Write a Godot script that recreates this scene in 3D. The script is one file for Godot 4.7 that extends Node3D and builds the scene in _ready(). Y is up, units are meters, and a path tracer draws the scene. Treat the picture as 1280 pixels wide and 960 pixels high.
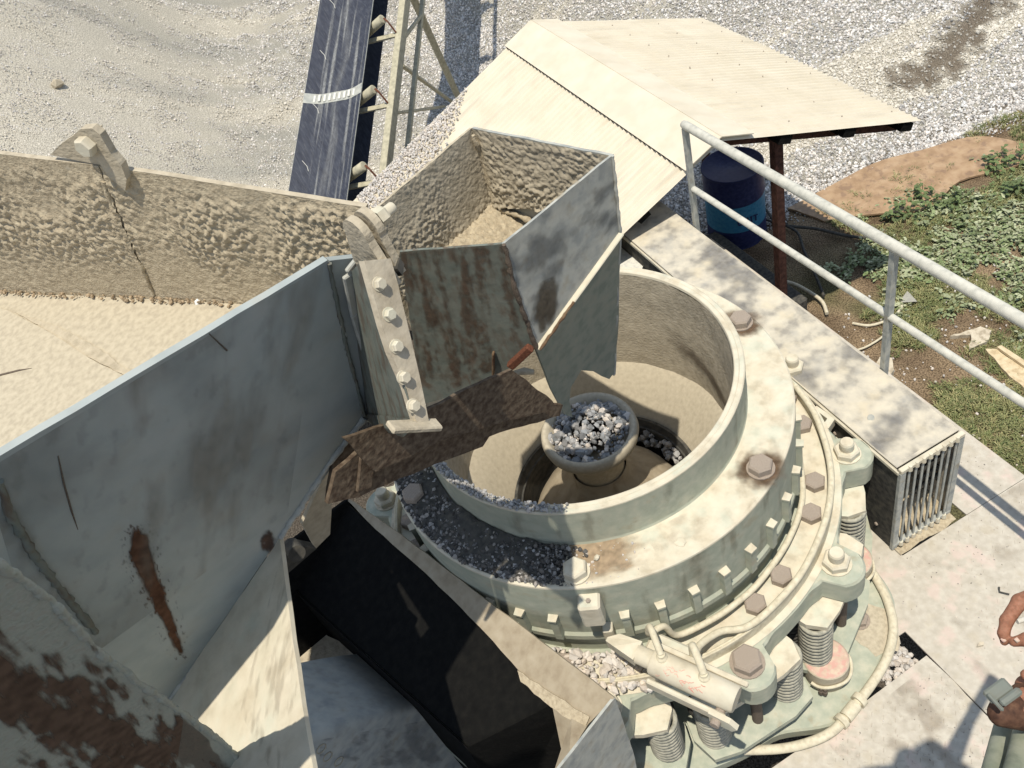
extends Node3D
# Cone crusher fed by a steel chute in a quarry, seen from the gantry above. y is up, 1 unit is about 0.9 m, the crusher's axis is x = z = 0 and its bowl rim is y = 0.

var rng := RandomNumberGenerator.new()
var M := {}
var names := {}
var reliefs := {}

# ---------------------------------------------------------------- nodes
func numbered(called: String) -> String:
	var k: int = names.get(called, 0)
	names[called] = k + 1
	return called if k == 0 else "%s_%03d" % [called, k]

func thing(called: String, label: String, category: String, at := Vector3.ZERO, group := "") -> Node3D:
	var o := Node3D.new()
	o.name = numbered(called)
	add_child(o, true)
	o.position = at
	o.set_meta("label", label)
	o.set_meta("category", category)
	if group: o.set_meta("group", group)
	o.set_meta("at", at)
	return o

func put(called: String, mesh: Mesh, m: Material, parent: Node3D, xf := Transform3D()) -> MeshInstance3D:
	var o := MeshInstance3D.new()
	o.name = called
	o.mesh = mesh
	o.material_override = m
	var at := Vector3.ZERO
	if parent.has_meta("at"): at = parent.get_meta("at")
	o.transform = Transform3D(xf.basis, xf.origin - at)
	parent.add_child(o, true)
	return o

func obj(called: String, s: SurfaceTool, m: Material, parent: Node3D) -> MeshInstance3D:
	s.generate_normals()
	return put(called, s.commit(), m, parent)

func tag(o: Node3D, label: String, category: String, group := "", kind := "") -> void:
	if label: o.set_meta("label", label)
	if category: o.set_meta("category", category)
	if group: o.set_meta("group", group)
	if kind: o.set_meta("kind", kind)

func struct(called: String, s: SurfaceTool, m: Material, label := "", kind := "structure") -> MeshInstance3D:
	var o := obj(numbered(called), s, m, self)
	o.set_meta("kind", kind)
	if label: o.set_meta("label", label)
	return o

# ---------------------------------------------------------------- shapes
func mb(smooth := false) -> SurfaceTool:
	var s := SurfaceTool.new()
	s.begin(Mesh.PRIMITIVE_TRIANGLES)
	s.set_smooth_group(1 if smooth else -1)
	return s

func tri(s: SurfaceTool, a: Vector3, b: Vector3, c: Vector3) -> void:
	s.add_vertex(a); s.add_vertex(c); s.add_vertex(b)

func quad(s: SurfaceTool, a: Vector3, b: Vector3, c: Vector3, d: Vector3) -> void:
	tri(s, a, b, c); tri(s, a, c, d)

func frame(at: Vector3, up: Vector3, side := Vector3.RIGHT) -> Transform3D:
	var y := up.normalized()
	var x := side - y * side.dot(y)
	if x.length() < 0.01: x = Vector3.BACK - y * y.z
	x = x.normalized()
	return Transform3D(Basis(x, y, x.cross(y)), at)

func box(s: SurfaceTool, xf: Transform3D, size: Vector3, ch := 0.004) -> void:
	# a box with chamfered edges; xf is its centre
	var h := size * 0.5
	ch = minf(ch, minf(h.x, minf(h.y, h.z)) * 0.8)
	var p := func(sx, sy, sz, ax): return xf * Vector3(sx * (h.x - (0.0 if ax == 0 else ch)), sy * (h.y - (0.0 if ax == 1 else ch)), sz * (h.z - (0.0 if ax == 2 else ch)))
	for f in [-1, 1]:
		var q := [[p.call(f, -1, -1, 0), p.call(f, 1, -1, 0), p.call(f, 1, 1, 0), p.call(f, -1, 1, 0)], [p.call(-1, f, -1, 1), p.call(-1, f, 1, 1), p.call(1, f, 1, 1), p.call(1, f, -1, 1)], [p.call(-1, -1, f, 2), p.call(1, -1, f, 2), p.call(1, 1, f, 2), p.call(-1, 1, f, 2)]]
		for e in q:
			if f > 0: quad(s, e[0], e[1], e[2], e[3])
			else: quad(s, e[3], e[2], e[1], e[0])
	for a in [-1, 1]:
		for b in [-1, 1]:
			var w: bool = a * b > 0
			for e in [[p.call(a, b, -1, 0), p.call(a, b, 1, 0), p.call(a, b, 1, 1), p.call(a, b, -1, 1)], [p.call(-1, a, b, 1), p.call(1, a, b, 1), p.call(1, a, b, 2), p.call(-1, a, b, 2)], [p.call(b, -1, a, 2), p.call(b, 1, a, 2), p.call(b, 1, a, 0), p.call(b, -1, a, 0)]]:
				if w: quad(s, e[3], e[2], e[1], e[0])
				else: quad(s, e[0], e[1], e[2], e[3])
			for c in [-1, 1]:
				if a * b * c > 0: tri(s, p.call(a, b, c, 0), p.call(a, b, c, 1), p.call(a, b, c, 2))
				else: tri(s, p.call(a, b, c, 0), p.call(a, b, c, 2), p.call(a, b, c, 1))

func bar(s: SurfaceTool, a: Vector3, b: Vector3, w: float, t: float, side := Vector3.RIGHT, ch := 0.004) -> void:
	# a straight flat bar from a to b, w wide towards side and t thick
	var f := frame((a + b) * 0.5, b - a, side)
	box(s, f, Vector3(w, (b - a).length(), t), ch)

func prism(s: SurfaceTool, pts: Array, off: Vector3) -> void:
	# a plate: a flat outline and the same outline moved by off
	var n := Vector3.ZERO
	for i in pts.size():
		n += (pts[i] - pts[0]).cross(pts[(i + 1) % pts.size()] - pts[0])
	n = n.normalized()
	var f := frame(pts[0], n)
	var flat := PackedVector2Array()
	for p in pts:
		var q: Vector3 = f.affine_inverse() * p
		flat.append(Vector2(q.x, q.z))
	var ix := Geometry2D.triangulate_polygon(flat)
	var up := n.dot(off) > 0
	for i in range(0, ix.size(), 3):
		var a: Vector3 = pts[ix[i]]; var b: Vector3 = pts[ix[i + 1]]; var c: Vector3 = pts[ix[i + 2]]
		if (b - a).cross(c - a).dot(off) > 0:
			tri(s, a + off, b + off, c + off); tri(s, a, c, b)
		else:
			tri(s, a + off, c + off, b + off); tri(s, a, b, c)
	for i in pts.size():
		var a: Vector3 = pts[i]; var b: Vector3 = pts[(i + 1) % pts.size()]
		if up: quad(s, a, b, b + off, a + off)
		else: quad(s, b, a, a + off, b + off)

func ragged(pts: Array, step: float, amount: float) -> Array:
	# the outline with its long edges broken into short uneven bits, as flame-cut and worn plate has
	var r := []
	for i in pts.size():
		var a: Vector3 = pts[i]; var b: Vector3 = pts[(i + 1) % pts.size()]
		var k := int((b - a).length() / step)
		r.append(a)
		var in_plane: Vector3 = (b - a).cross((pts[(i + 2) % pts.size()] - b)).cross(b - a).normalized()
		for j in range(1, k):
			r.append(a.lerp(b, (j + rng.randf_range(-0.3, 0.3)) / k) + in_plane * rng.randf_range(-amount, amount))
	return r

func curve(pts: Array, per := 8) -> Array:
	var r := []
	for i in pts.size() - 1:
		var a: Vector3 = pts[maxi(i - 1, 0)]; var b: Vector3 = pts[i]; var c: Vector3 = pts[i + 1]; var d: Vector3 = pts[mini(i + 2, pts.size() - 1)]
		for j in per: r.append(b.cubic_interpolate(c, a, d, float(j) / per))
	r.append(pts[-1])
	return r

func tube(s: SurfaceTool, path: Array, r: Variant, seg := 10) -> void:
	# r is a radius or an array of radii
	var f := frame(path[0], path[1] - path[0])
	var last := []
	for i in path.size():
		var d: Vector3 = (path[mini(i + 1, path.size() - 1)] - path[maxi(i - 1, 0)]).normalized()
		var x := f.basis.x - d * f.basis.x.dot(d)
		f = Transform3D(Basis(x.normalized(), d, x.normalized().cross(d)), path[i])
		var ring := []
		var rad: float = r[i] if r is Array else r
		for k in seg:
			var a := TAU * k / seg
			ring.append(f * Vector3(cos(a) * rad, 0, sin(a) * rad))
		if i > 0:
			for k in seg: quad(s, last[k], last[(k + 1) % seg], ring[(k + 1) % seg], ring[k])
		if i == 0 or i == path.size() - 1:
			s.set_smooth_group(-1)
			for k in seg:
				if i == 0: tri(s, path[0], ring[(k + 1) % seg], ring[k])
				else: tri(s, path[i], ring[k], ring[(k + 1) % seg])
			s.set_smooth_group(1)
		last = ring

func lathe(s: SurfaceTool, prof: Array, seg := 96, a0 := 0.0, a1 := TAU, sharp := true, wob := 0.0) -> void:
	# prof: Vector2(radius, y), turned round the y axis
	var fn := FastNoiseLite.new(); fn.seed = 5; fn.frequency = 2.0
	for j in prof.size() - 1:
		if sharp: s.set_smooth_group(2 + j)
		for i in seg:
			var c := []
			for q in [[i, j], [i + 1, j], [i + 1, j + 1], [i, j + 1]]:
				var a: float = lerp(a0, a1, float(q[0]) / seg)
				var v: Vector2 = prof[q[1]]
				var p := Vector3(cos(a) * v.x, v.y, sin(a) * v.x)
				if wob > 0.0: p += Vector3(cos(a), 0.6, sin(a)) * wob * fn.get_noise_3dv(p)
				c.append(p)
			quad(s, c[0], c[1], c[2], c[3])

func polar(s: SurfaceTool, radius: Callable, inner: float, y0: float, y1: float, seg := 180, ch := 0.012) -> void:
	# a ring-shaped slab whose outer edge follows radius(angle), with a chamfer
	for i in seg:
		var a := TAU * i / seg; var b := TAU * (i + 1) / seg
		var p := func(t, r, y): return Vector3(cos(t) * r, y, sin(t) * r)
		var ra: float = radius.call(a); var rb: float = radius.call(b)
		s.set_smooth_group(-1)
		quad(s, p.call(a, inner, y1), p.call(b, inner, y1), p.call(b, rb - ch, y1), p.call(a, ra - ch, y1))
		s.set_smooth_group(2)
		quad(s, p.call(a, ra - ch, y1), p.call(b, rb - ch, y1), p.call(b, rb, y1 - ch), p.call(a, ra, y1 - ch))
		s.set_smooth_group(3)
		quad(s, p.call(a, ra, y1 - ch), p.call(b, rb, y1 - ch), p.call(b, rb, y0), p.call(a, ra, y0))
		s.set_smooth_group(4)
		quad(s, p.call(a, ra, y0), p.call(b, rb, y0), p.call(b, inner, y0), p.call(a, inner, y0))

func hex_mesh(r: float, h: float, washer := 1.0, stud := 0.0) -> ArrayMesh:
	# a bolt head with a chamfered top on a washer, its base at the origin, pointing up y
	var s := mb()
	var ring := func(k, rr, y): var a = TAU * k / 6.0; return Vector3(cos(a) * rr, y, sin(a) * rr)
	for k in 6:
		quad(s, ring.call(k, r, 0), ring.call(k + 1, r, 0), ring.call(k + 1, r, h * 0.82), ring.call(k, r, h * 0.82))
		quad(s, ring.call(k, r, h * 0.82), ring.call(k + 1, r, h * 0.82), ring.call(k + 1, r * 0.86, h), ring.call(k, r * 0.86, h))
		tri(s, ring.call(k, r * 0.86, h), ring.call(k + 1, r * 0.86, h), Vector3(0, h, 0))
	var w := []
	if washer > 1.0: w = [Vector2(r * washer, -0.002), Vector2(r * washer, h * 0.16), Vector2(r * 0.8, h * 0.165)]
	if w: lathe(s, w, 18)
	if stud > 0.0: lathe(s, [Vector2(r * 0.56, h * 0.9), Vector2(r * 0.56, h + stud * 0.8), Vector2(r * 0.48, h + stud), Vector2(0.0, h + stud)], 14)
	s.generate_normals()
	return s.commit()

func rock_mesh(seed_: int, flat := 0.75) -> ArrayMesh:
	var r := RandomNumberGenerator.new(); r.seed = seed_
	var t := (1.0 + sqrt(5.0)) / 2.0
	var v := [Vector3(-1, t, 0), Vector3(1, t, 0), Vector3(-1, -t, 0), Vector3(1, -t, 0), Vector3(0, -1, t), Vector3(0, 1, t), Vector3(0, -1, -t), Vector3(0, 1, -t), Vector3(t, 0, -1), Vector3(t, 0, 1), Vector3(-t, 0, -1), Vector3(-t, 0, 1)]
	for i in 12: v[i] = v[i].normalized() * r.randf_range(0.62, 1.12) * Vector3(1.0, flat, 0.85)
	var f := [0, 11, 5, 0, 5, 1, 0, 1, 7, 0, 7, 10, 0, 10, 11, 1, 5, 9, 5, 11, 4, 11, 10, 2, 10, 7, 6, 7, 1, 8, 3, 9, 4, 3, 4, 2, 3, 2, 6, 3, 6, 8, 3, 8, 9, 4, 9, 5, 2, 4, 11, 6, 2, 10, 8, 6, 7, 9, 8, 1]
	var s := mb()
	for i in range(0, 60, 3): tri(s, v[f[i]], v[f[i + 1]], v[f[i + 2]])
	s.generate_normals()
	return s.commit()

func scatter(called: String, mesh: Mesh, m: Material, spots: Array, label: String) -> MultiMeshInstance3D:
	# spots: [Transform3D, Color]
	var mm := MultiMesh.new()
	mm.transform_format = MultiMesh.TRANSFORM_3D
	mm.use_colors = true
	mm.mesh = mesh
	mm.instance_count = spots.size()
	for i in spots.size():
		mm.set_instance_transform(i, spots[i][0])
		mm.set_instance_color(i, spots[i][1])
	var o := MultiMeshInstance3D.new()
	o.name = numbered(called)
	o.multimesh = mm
	o.material_override = m
	o.set_meta("kind", "stuff")
	o.set_meta("label", label)
	add_child(o, true)
	return o

func any_turn() -> Basis:
	return Basis.from_euler(Vector3(rng.randf() * TAU, rng.randf() * TAU, rng.randf() * TAU))

func grey(lo: float, hi: float, warm := 0.0) -> Color:
	var v := rng.randf_range(lo, hi)
	var w := rng.randf_range(-0.03, 0.06) + warm
	return Color(v * (1.0 + w), v, v * (1.0 - w))

func stain(called: String, parent: Node3D, spot: Callable, cover: Callable, tint: Color, nu: int, nv: int) -> void:
	# a thin uneven film (rust, dirt, dust) over the surface spot(u, v), as thick as cover(u, v) from 0 to 1
	var s := mb(true)
	for i in nu + 1:
		for j in nv + 1:
			var u := float(i) / nu; var v := float(j) / nv
			var p: Vector3 = spot.call(u, v)
			var a: float = clampf(cover.call(u, v), 0.0, 1.0)
			var k := 0.85 + 0.5 * lumps.get_noise_3dv(p * 420.0)
			s.set_color(Color(tint.r * k, tint.g * k, tint.b * k, a))
			s.add_vertex(p)
	for i in nu:
		for j in nv:
			var c := i * (nv + 1) + j
			for k in [c, c + nv + 1, c + nv + 2, c, c + nv + 2, c + 1]: s.add_index(k)
	obj(called, s, M.film, parent)

func patch(a: Vector3, b: Vector3, c: Vector3, d: Vector3) -> Callable:
	return func(u: float, v: float) -> Vector3: return a.lerp(b, u).lerp(d.lerp(c, u), v)

func grain(p: Vector3, f: float) -> float:
	return lumps.get_noise_3dv(p * f) * 0.5 + 0.5

func blob(s: SurfaceTool, bones: Array, cell: float, k: float) -> void:
	# one skin over tapered capsules [a, b, ra, rb] joined by a smooth minimum (surface nets)
	var lo := Vector3.INF; var hi := -Vector3.INF
	for b in bones:
		var r: float = maxf(b[2], b[3]) + k + cell * 2
		for p in [b[0], b[1]]:
			lo = lo.min(p - Vector3.ONE * r); hi = hi.max(p + Vector3.ONE * r)
	var nx := int((hi.x - lo.x) / cell) + 1; var ny := int((hi.y - lo.y) / cell) + 1; var nz := int((hi.z - lo.z) / cell) + 1
	var field := PackedFloat32Array(); field.resize(nx * ny * nz); field.fill(1.0)
	for b in bones:
		var a: Vector3 = b[0]; var e: Vector3 = b[1]
		var r: float = maxf(b[2], b[3]) + k + cell * 2
		var l2 := maxf((e - a).length_squared(), 1e-9)
		var from := ((a.min(e) - Vector3.ONE * r - lo) / cell).floor().max(Vector3.ZERO)
		var to := ((a.max(e) + Vector3.ONE * r - lo) / cell).ceil().min(Vector3(nx - 1, ny - 1, nz - 1))
		for z in range(int(from.z), int(to.z) + 1):
			for y in range(int(from.y), int(to.y) + 1):
				for x in range(int(from.x), int(to.x) + 1):
					var p := lo + Vector3(x, y, z) * cell
					var t := clampf((p - a).dot(e - a) / l2, 0.0, 1.0)
					var d: float = (p - a - (e - a) * t).length() - lerpf(b[2], b[3], t)
					var at := (z * ny + y) * nx + x
					var o := field[at]
					var h := maxf(k - absf(o - d), 0.0) / k
					field[at] = minf(o, d) - h * h * k * 0.25
	var vert := {}
	var step := [1, nx, nx * ny]
	for z in nz - 1:
		for y in ny - 1:
			for x in nx - 1:
				var at := (z * ny + y) * nx + x
				var inside := 0
				for c in 8:
					if field[at + (c & 1) + ((c >> 1) & 1) * nx + (c >> 2) * nx * ny] < 0: inside += 1
				if inside == 0 or inside == 8: continue
				var sum := Vector3.ZERO; var m := 0
				for e in 3:
					for c in 4:
						var o := [c & 1, c >> 1]
						var q := [0, 0, 0]
						q[(e + 1) % 3] = o[0]; q[(e + 2) % 3] = o[1]
						var i0: int = at + q[0] + q[1] * nx + q[2] * nx * ny
						var f0 := field[i0]; var f1 := field[i0 + step[e]]
						if (f0 < 0) != (f1 < 0):
							var p := Vector3(q[0], q[1], q[2]); p[e] += f0 / (f0 - f1)
							sum += p; m += 1
				vert[at] = lo + (Vector3(x, y, z) + sum / m) * cell
	for at in vert:
		for e in 3:
			var i1: int = at + step[e]
			if (field[at] < 0) == (field[i1] < 0): continue
			var a: int = step[(e + 1) % 3]; var b: int = step[(e + 2) % 3]
			if not (vert.has(at - a) and vert.has(at - b) and vert.has(at - a - b)): continue
			if field[at] < 0: quad(s, vert[at], vert[at - a], vert[at - a - b], vert[at - b])
			else: quad(s, vert[at], vert[at - b], vert[at - a - b], vert[at - a])

# ---------------------------------------------------------------- materials
func noise_map(seed_: int, freq: float, cols: Array, at := [], octaves := 5, size := 512, kind := FastNoiseLite.TYPE_SIMPLEX_SMOOTH) -> NoiseTexture2D:
	var f := FastNoiseLite.new()
	f.seed = seed_; f.frequency = freq; f.noise_type = kind; f.fractal_octaves = octaves; f.fractal_gain = 0.55
	if kind == FastNoiseLite.TYPE_CELLULAR:
		f.cellular_return_type = FastNoiseLite.RETURN_DISTANCE; f.fractal_type = FastNoiseLite.FRACTAL_FBM
	var t := NoiseTexture2D.new()
	t.width = size; t.height = size; t.seamless = true; t.noise = f
	if cols:
		var g := Gradient.new()
		var ps := PackedFloat32Array(); var cs := PackedColorArray()
		for i in cols.size():
			ps.append(at[i] if at else float(i) / (cols.size() - 1)); cs.append(cols[i])
		g.offsets = ps; g.colors = cs
		t.color_ramp = g
	return t

func mat(called: String, cols: Array, at: Array, tile: float, rough: float, bump := 0.0, seed_ := 1, freq := 0.012, bump_freq := 0.03, cell := false) -> StandardMaterial3D:
	var m := StandardMaterial3D.new()
	m.resource_name = called
	m.albedo_texture = noise_map(seed_, freq, cols, at)
	m.roughness = rough
	m.metallic_specular = 0.3
	m.uv1_triplanar = true; m.uv1_world_triplanar = true
	m.uv1_scale = Vector3.ONE / tile
	if bump > 0.0:
		m.heightmap_enabled = true
		m.heightmap_scale = bump
		var which := "cell" if cell else "fine" if bump_freq > 0.035 else "soft"
		if not reliefs.has(which): reliefs[which] = noise_map(90, {"cell": 0.05, "fine": 0.06, "soft": 0.025}[which], [], [], 5, 1024 if cell else 512, FastNoiseLite.TYPE_CELLULAR if cell else FastNoiseLite.TYPE_SIMPLEX_SMOOTH)
		m.heightmap_texture = reliefs[which]
	M[called] = m
	return m

func layer(m: StandardMaterial3D, cols: Array, at: Array, tile: float, seed_: int, freq := 0.01) -> void:
	# a second, coarser layer (stains, rust, dust) that shows where its ramp is opaque
	m.detail_enabled = true
	m.detail_uv_layer = BaseMaterial3D.DETAIL_UV_2
	m.uv2_triplanar = true; m.uv2_world_triplanar = true
	m.uv2_scale = Vector3.ONE / tile
	m.detail_albedo = noise_map(seed_, freq, cols, at)

func c8(r: int, g: int, b: int, a := 1.0) -> Color:
	return Color(r / 255.0, g / 255.0, b / 255.0, a)

func materials() -> void:
	var m: StandardMaterial3D
	m = mat("dust", [c8(176, 168, 150), c8(197, 190, 172), c8(206, 199, 182)], [0.1, 0.45, 0.8], 0.9, 0.95, 0.25, 1)
	layer(m, [c8(182, 191, 178, 0.45), c8(190, 193, 178, 0.2), c8(196, 184, 162, 0.0), c8(184, 170, 146, 0.35)], [0.2, 0.4, 0.55, 0.85], 1.3, 21)
	m = mat("mint", [c8(156, 162, 148), c8(168, 172, 157), c8(180, 180, 164)], [0.15, 0.5, 0.85], 0.7, 0.75, 0.12, 2)
	layer(m, [c8(150, 160, 148, 0.3), c8(150, 150, 130, 0.0), c8(150, 130, 100, 0.0), c8(142, 118, 86, 0.35)], [0.2, 0.4, 0.7, 0.92], 1.1, 22)
	m = mat("deck", [c8(170, 164, 152), c8(179, 173, 162), c8(187, 182, 171)], [0.1, 0.5, 0.85], 0.8, 0.95, 0.12, 3, 0.02)
	layer(m, [c8(200, 180, 172, 0.5), c8(200, 190, 176, 0.0), c8(198, 190, 172, 0.0), c8(172, 162, 142, 0.35)], [0.2, 0.42, 0.7, 0.9], 1.7, 23)
	m = mat("cover", [c8(146, 142, 134), c8(182, 176, 163), c8(197, 190, 174)], [0.18, 0.5, 0.8], 1.1, 0.9, 0.2, 4, 0.01)
	layer(m, [c8(150, 150, 148, 0.4), c8(168, 164, 154, 0.15), c8(196, 188, 170, 0.0), c8(202, 190, 164, 0.45)], [0.16, 0.34, 0.5, 0.85], 1.9, 24, 0.012)
	m = mat("blue_grey", [c8(150, 159, 160), c8(160, 168, 168), c8(166, 172, 171)], [0.2, 0.5, 0.85], 0.8, 0.7, 0.06, 5, 0.008)
	layer(m, [c8(140, 146, 148, 0.35), c8(160, 160, 155, 0.0), c8(160, 152, 136, 0.0), c8(158, 150, 134, 0.3)], [0.15, 0.38, 0.66, 0.9], 1.2, 25)
	m = mat("bright_grey", [c8(150, 154, 152), c8(168, 170, 165), c8(178, 178, 170)], [0.2, 0.5, 0.85], 0.6, 0.7, 0.08, 6, 0.01)
	layer(m, [c8(128, 134, 136, 0.6), c8(140, 140, 135, 0.0), c8(150, 140, 120, 0.0), c8(140, 126, 100, 0.5)], [0.2, 0.42, 0.66, 0.9], 0.8, 26)
	m = mat("rusty_grey", [c8(98, 105, 100), c8(113, 119, 113), c8(119, 121, 113)], [0.2, 0.5, 0.85], 0.6, 0.75, 0.1, 7)
	layer(m, [c8(88, 68, 54, 0.7), c8(94, 74, 60, 0.4), c8(100, 92, 80, 0.0), c8(90, 92, 86, 0.1)], [0.2, 0.36, 0.48, 0.9], 0.55, 27, 0.014)
	m.uv2_scale = Vector3(2.2, 0.7, 2.2)
	m = mat("green_shade", [c8(118, 125, 116), c8(136, 141, 131), c8(144, 144, 132)], [0.2, 0.5, 0.85], 0.6, 0.8, 0.08, 8)
	m = mat("old_rust", [c8(72, 56, 46), c8(104, 84, 66), c8(126, 110, 90)], [0.15, 0.5, 0.85], 0.4, 0.95, 0.3, 9, 0.02)
	layer(m, [c8(120, 108, 90, 0.8), c8(110, 90, 70, 0.0), c8(80, 46, 36, 0.0), c8(76, 44, 34, 0.7)], [0.2, 0.42, 0.6, 0.85], 0.7, 29)
	m = mat("shaded_rust", [c8(64, 52, 44), c8(90, 78, 66), c8(112, 100, 86)], [0.15, 0.5, 0.85], 0.4, 0.95, 0.3, 71, 0.02)  # rust darkened to put the shade under the chute into its colour
	m = mat("scaly_rust", [c8(146, 153, 144), c8(158, 163, 154), c8(152, 151, 142)], [0.2, 0.5, 0.85], 0.5, 0.85, 0.35, 10, 0.03, 0.05)
	m = mat("rust", [c8(84, 52, 42), c8(104, 66, 52), c8(116, 80, 62)], [0.15, 0.5, 0.85], 0.2, 0.95, 0.2, 11, 0.03)
	m = mat("caked", [c8(150, 138, 118), c8(174, 162, 140), c8(188, 177, 154)], [0.15, 0.5, 0.85], 0.5, 1.0, 0.45, 12, 0.03, 0.04, true)
	m = mat("mud_wall", [c8(158, 149, 131), c8(177, 167, 148), c8(187, 178, 159)], [0.15, 0.5, 0.85], 0.7, 1.0, 0.35, 13, 0.02, 0.04)
	m = mat("smooth_mud", [c8(136, 124, 106), c8(156, 145, 126), c8(166, 156, 138)], [0.15, 0.5, 0.85], 0.8, 1.0, 0.15, 14, 0.015)
	m = mat("sand", [c8(164, 155, 138), c8(178, 169, 150), c8(187, 178, 159)], [0.15, 0.5, 0.85], 0.6, 1.0, 0.05, 15, 0.03)
	m = mat("bolt", [c8(132, 120, 112), c8(160, 148, 138), c8(176, 166, 150)], [0.2, 0.5, 0.8], 0.12, 0.9, 0.25, 16, 0.05, 0.08)
	m = mat("dark_bolt", [c8(74, 66, 60), c8(98, 88, 80), c8(126, 114, 100)], [0.2, 0.5, 0.8], 0.12, 0.8, 0.2, 17, 0.05)
	m = mat("steel_dark", [c8(58, 58, 56), c8(74, 73, 70), c8(90, 87, 80)], [0.2, 0.5, 0.85], 0.4, 0.8, 0.1, 18)
	m = mat("pit_black", [c8(12, 12, 12), c8(18, 18, 17), c8(26, 25, 23)], [0.2, 0.5, 0.85], 0.5, 1.0, 0.3, 19)  # kept so dark that sunlit pit faces look shaded
	m = mat("spring_steel", [c8(128, 128, 118), c8(160, 158, 146), c8(176, 172, 156)], [0.2, 0.5, 0.85], 0.3, 0.7, 0.0, 31)
	m = mat("pink", [c8(184, 164, 146), c8(194, 172, 156), c8(200, 186, 166)], [0.2, 0.5, 0.85], 0.4, 0.9, 0.1, 32)
	layer(m, [c8(196, 150, 142, 0.7), c8(196, 162, 152, 0.25), c8(190, 176, 150, 0.0), c8(190, 176, 150, 0.3)], [0.3, 0.5, 0.6, 0.9], 0.35, 33)
	m = mat("hose", [c8(180, 172, 152), c8(198, 190, 168), c8(206, 200, 180)], [0.2, 0.5, 0.85], 0.3, 0.8, 0.0, 34)
	m = mat("pipe", [c8(168, 168, 160), c8(190, 189, 180), c8(200, 198, 188)], [0.2, 0.5, 0.85], 0.5, 0.65, 0.05, 35)
	m = mat("roof", [c8(196, 188, 170), c8(204, 196, 179), c8(210, 203, 187)], [0.2, 0.5, 0.85], 1.5, 0.8, 0.0, 36, 0.006)
	layer(m, [c8(196, 186, 166, 0.5), c8(210, 200, 180, 0.0), c8(220, 206, 178, 0.0), c8(200, 186, 160, 0.3)], [0.2, 0.4, 0.66, 0.9], 2.2, 37)
	m = mat("post_red", [c8(54, 36, 32), c8(70, 47, 42), c8(82, 58, 50)], [0.2, 0.5, 0.85], 0.4, 0.85, 0.1, 38)
	m = mat("belt", [c8(44, 47, 58), c8(56, 60, 72), c8(72, 76, 86)], [0.2, 0.55, 0.9], 0.6, 0.6, 0.04, 39)
	layer(m, [c8(50, 54, 66, 0.4), c8(60, 64, 74, 0.0), c8(120, 122, 124, 0.0), c8(140, 142, 142, 0.6)], [0.2, 0.4, 0.62, 0.9], 0.7, 40, 0.02)
	m.uv1_scale = Vector3(3.2, 0.7, 0.7)
	m.uv2_scale = Vector3(9.0, 0.8, 0.55)
	m = mat("conveyor_paint", [c8(150, 146, 128), c8(172, 167, 146), c8(186, 180, 158)], [0.2, 0.5, 0.85], 0.5, 0.85, 0.05, 41)
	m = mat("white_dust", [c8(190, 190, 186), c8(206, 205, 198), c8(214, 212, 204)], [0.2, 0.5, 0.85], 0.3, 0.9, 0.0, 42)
	m = mat("gravel_bed", [c8(150, 148, 145), c8(222, 221, 218), c8(255, 254, 250)], [0.25, 0.5, 0.75], 0.9, 1.0, 1.8, 43, 0.07, 0.06, true)
	m.vertex_color_use_as_albedo = true
	m = mat("soil", [c8(150, 140, 130), c8(190, 184, 176), c8(214, 210, 204)], [0.15, 0.5, 0.85], 0.9, 1.0, 0.9, 44, 0.03, 0.03)
	m.vertex_color_use_as_albedo = true
	m = StandardMaterial3D.new(); m.resource_name = "stone"; m.vertex_color_use_as_albedo = true; m.roughness = 0.95; m.metallic_specular = 0.25; M["stone"] = m
	m = StandardMaterial3D.new(); m.resource_name = "leaf"; m.vertex_color_use_as_albedo = true; m.roughness = 0.7; m.backlight_enabled = true; m.backlight = Color(0.25, 0.3, 0.12); M["leaf"] = m
	m = StandardMaterial3D.new(); m.resource_name = "film"; m.vertex_color_use_as_albedo = true; m.roughness = 0.95; m.metallic_specular = 0.2; m.transparency = BaseMaterial3D.TRANSPARENCY_ALPHA; M["film"] = m
	m = mat("muddy_water", [c8(146, 121, 95), c8(160, 134, 107), c8(170, 146, 119)], [0.25, 0.5, 0.8], 1.6, 0.35, 0.0, 45, 0.012)
	layer(m, [c8(128, 106, 88, 0.7), c8(148, 124, 100, 0.2), c8(164, 138, 108, 0.0), c8(172, 148, 118, 0.4)], [0.25, 0.42, 0.55, 0.85], 1.2, 46)
	m = mat("navy", [c8(30, 34, 66), c8(38, 44, 80), c8(52, 56, 84)], [0.2, 0.5, 0.85], 0.4, 0.5, 0.03, 47)
	m = mat("drum_blue", [c8(44, 98, 128), c8(54, 112, 142), c8(68, 116, 140)], [0.2, 0.5, 0.85], 0.4, 0.5, 0.03, 48)
	m = mat("concrete", [c8(160, 150, 132), c8(186, 176, 158), c8(196, 188, 170)], [0.2, 0.5, 0.85], 0.6, 1.0, 0.3, 49)
	m = mat("skin", [c8(122, 84, 66), c8(142, 100, 80), c8(158, 114, 94)], [0.2, 0.5, 0.85], 0.12, 0.6, 0.06, 61, 0.02, 0.06)
	m.subsurf_scatter_enabled = true; m.subsurf_scatter_strength = 0.1
	m = mat("cloth_dark", [c8(46, 52, 66), c8(58, 64, 80), c8(70, 76, 90)], [0.2, 0.5, 0.85], 0.3, 0.95, 0.2, 62)
	m = mat("cloth_light", [c8(150, 152, 148), c8(168, 168, 160), c8(180, 180, 172)], [0.2, 0.5, 0.85], 0.3, 0.95, 0.2, 63)
	m = mat("leather", [c8(62, 44, 36), c8(84, 60, 48), c8(104, 78, 62)], [0.2, 0.5, 0.85], 0.12, 0.7, 0.1, 64)
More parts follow.
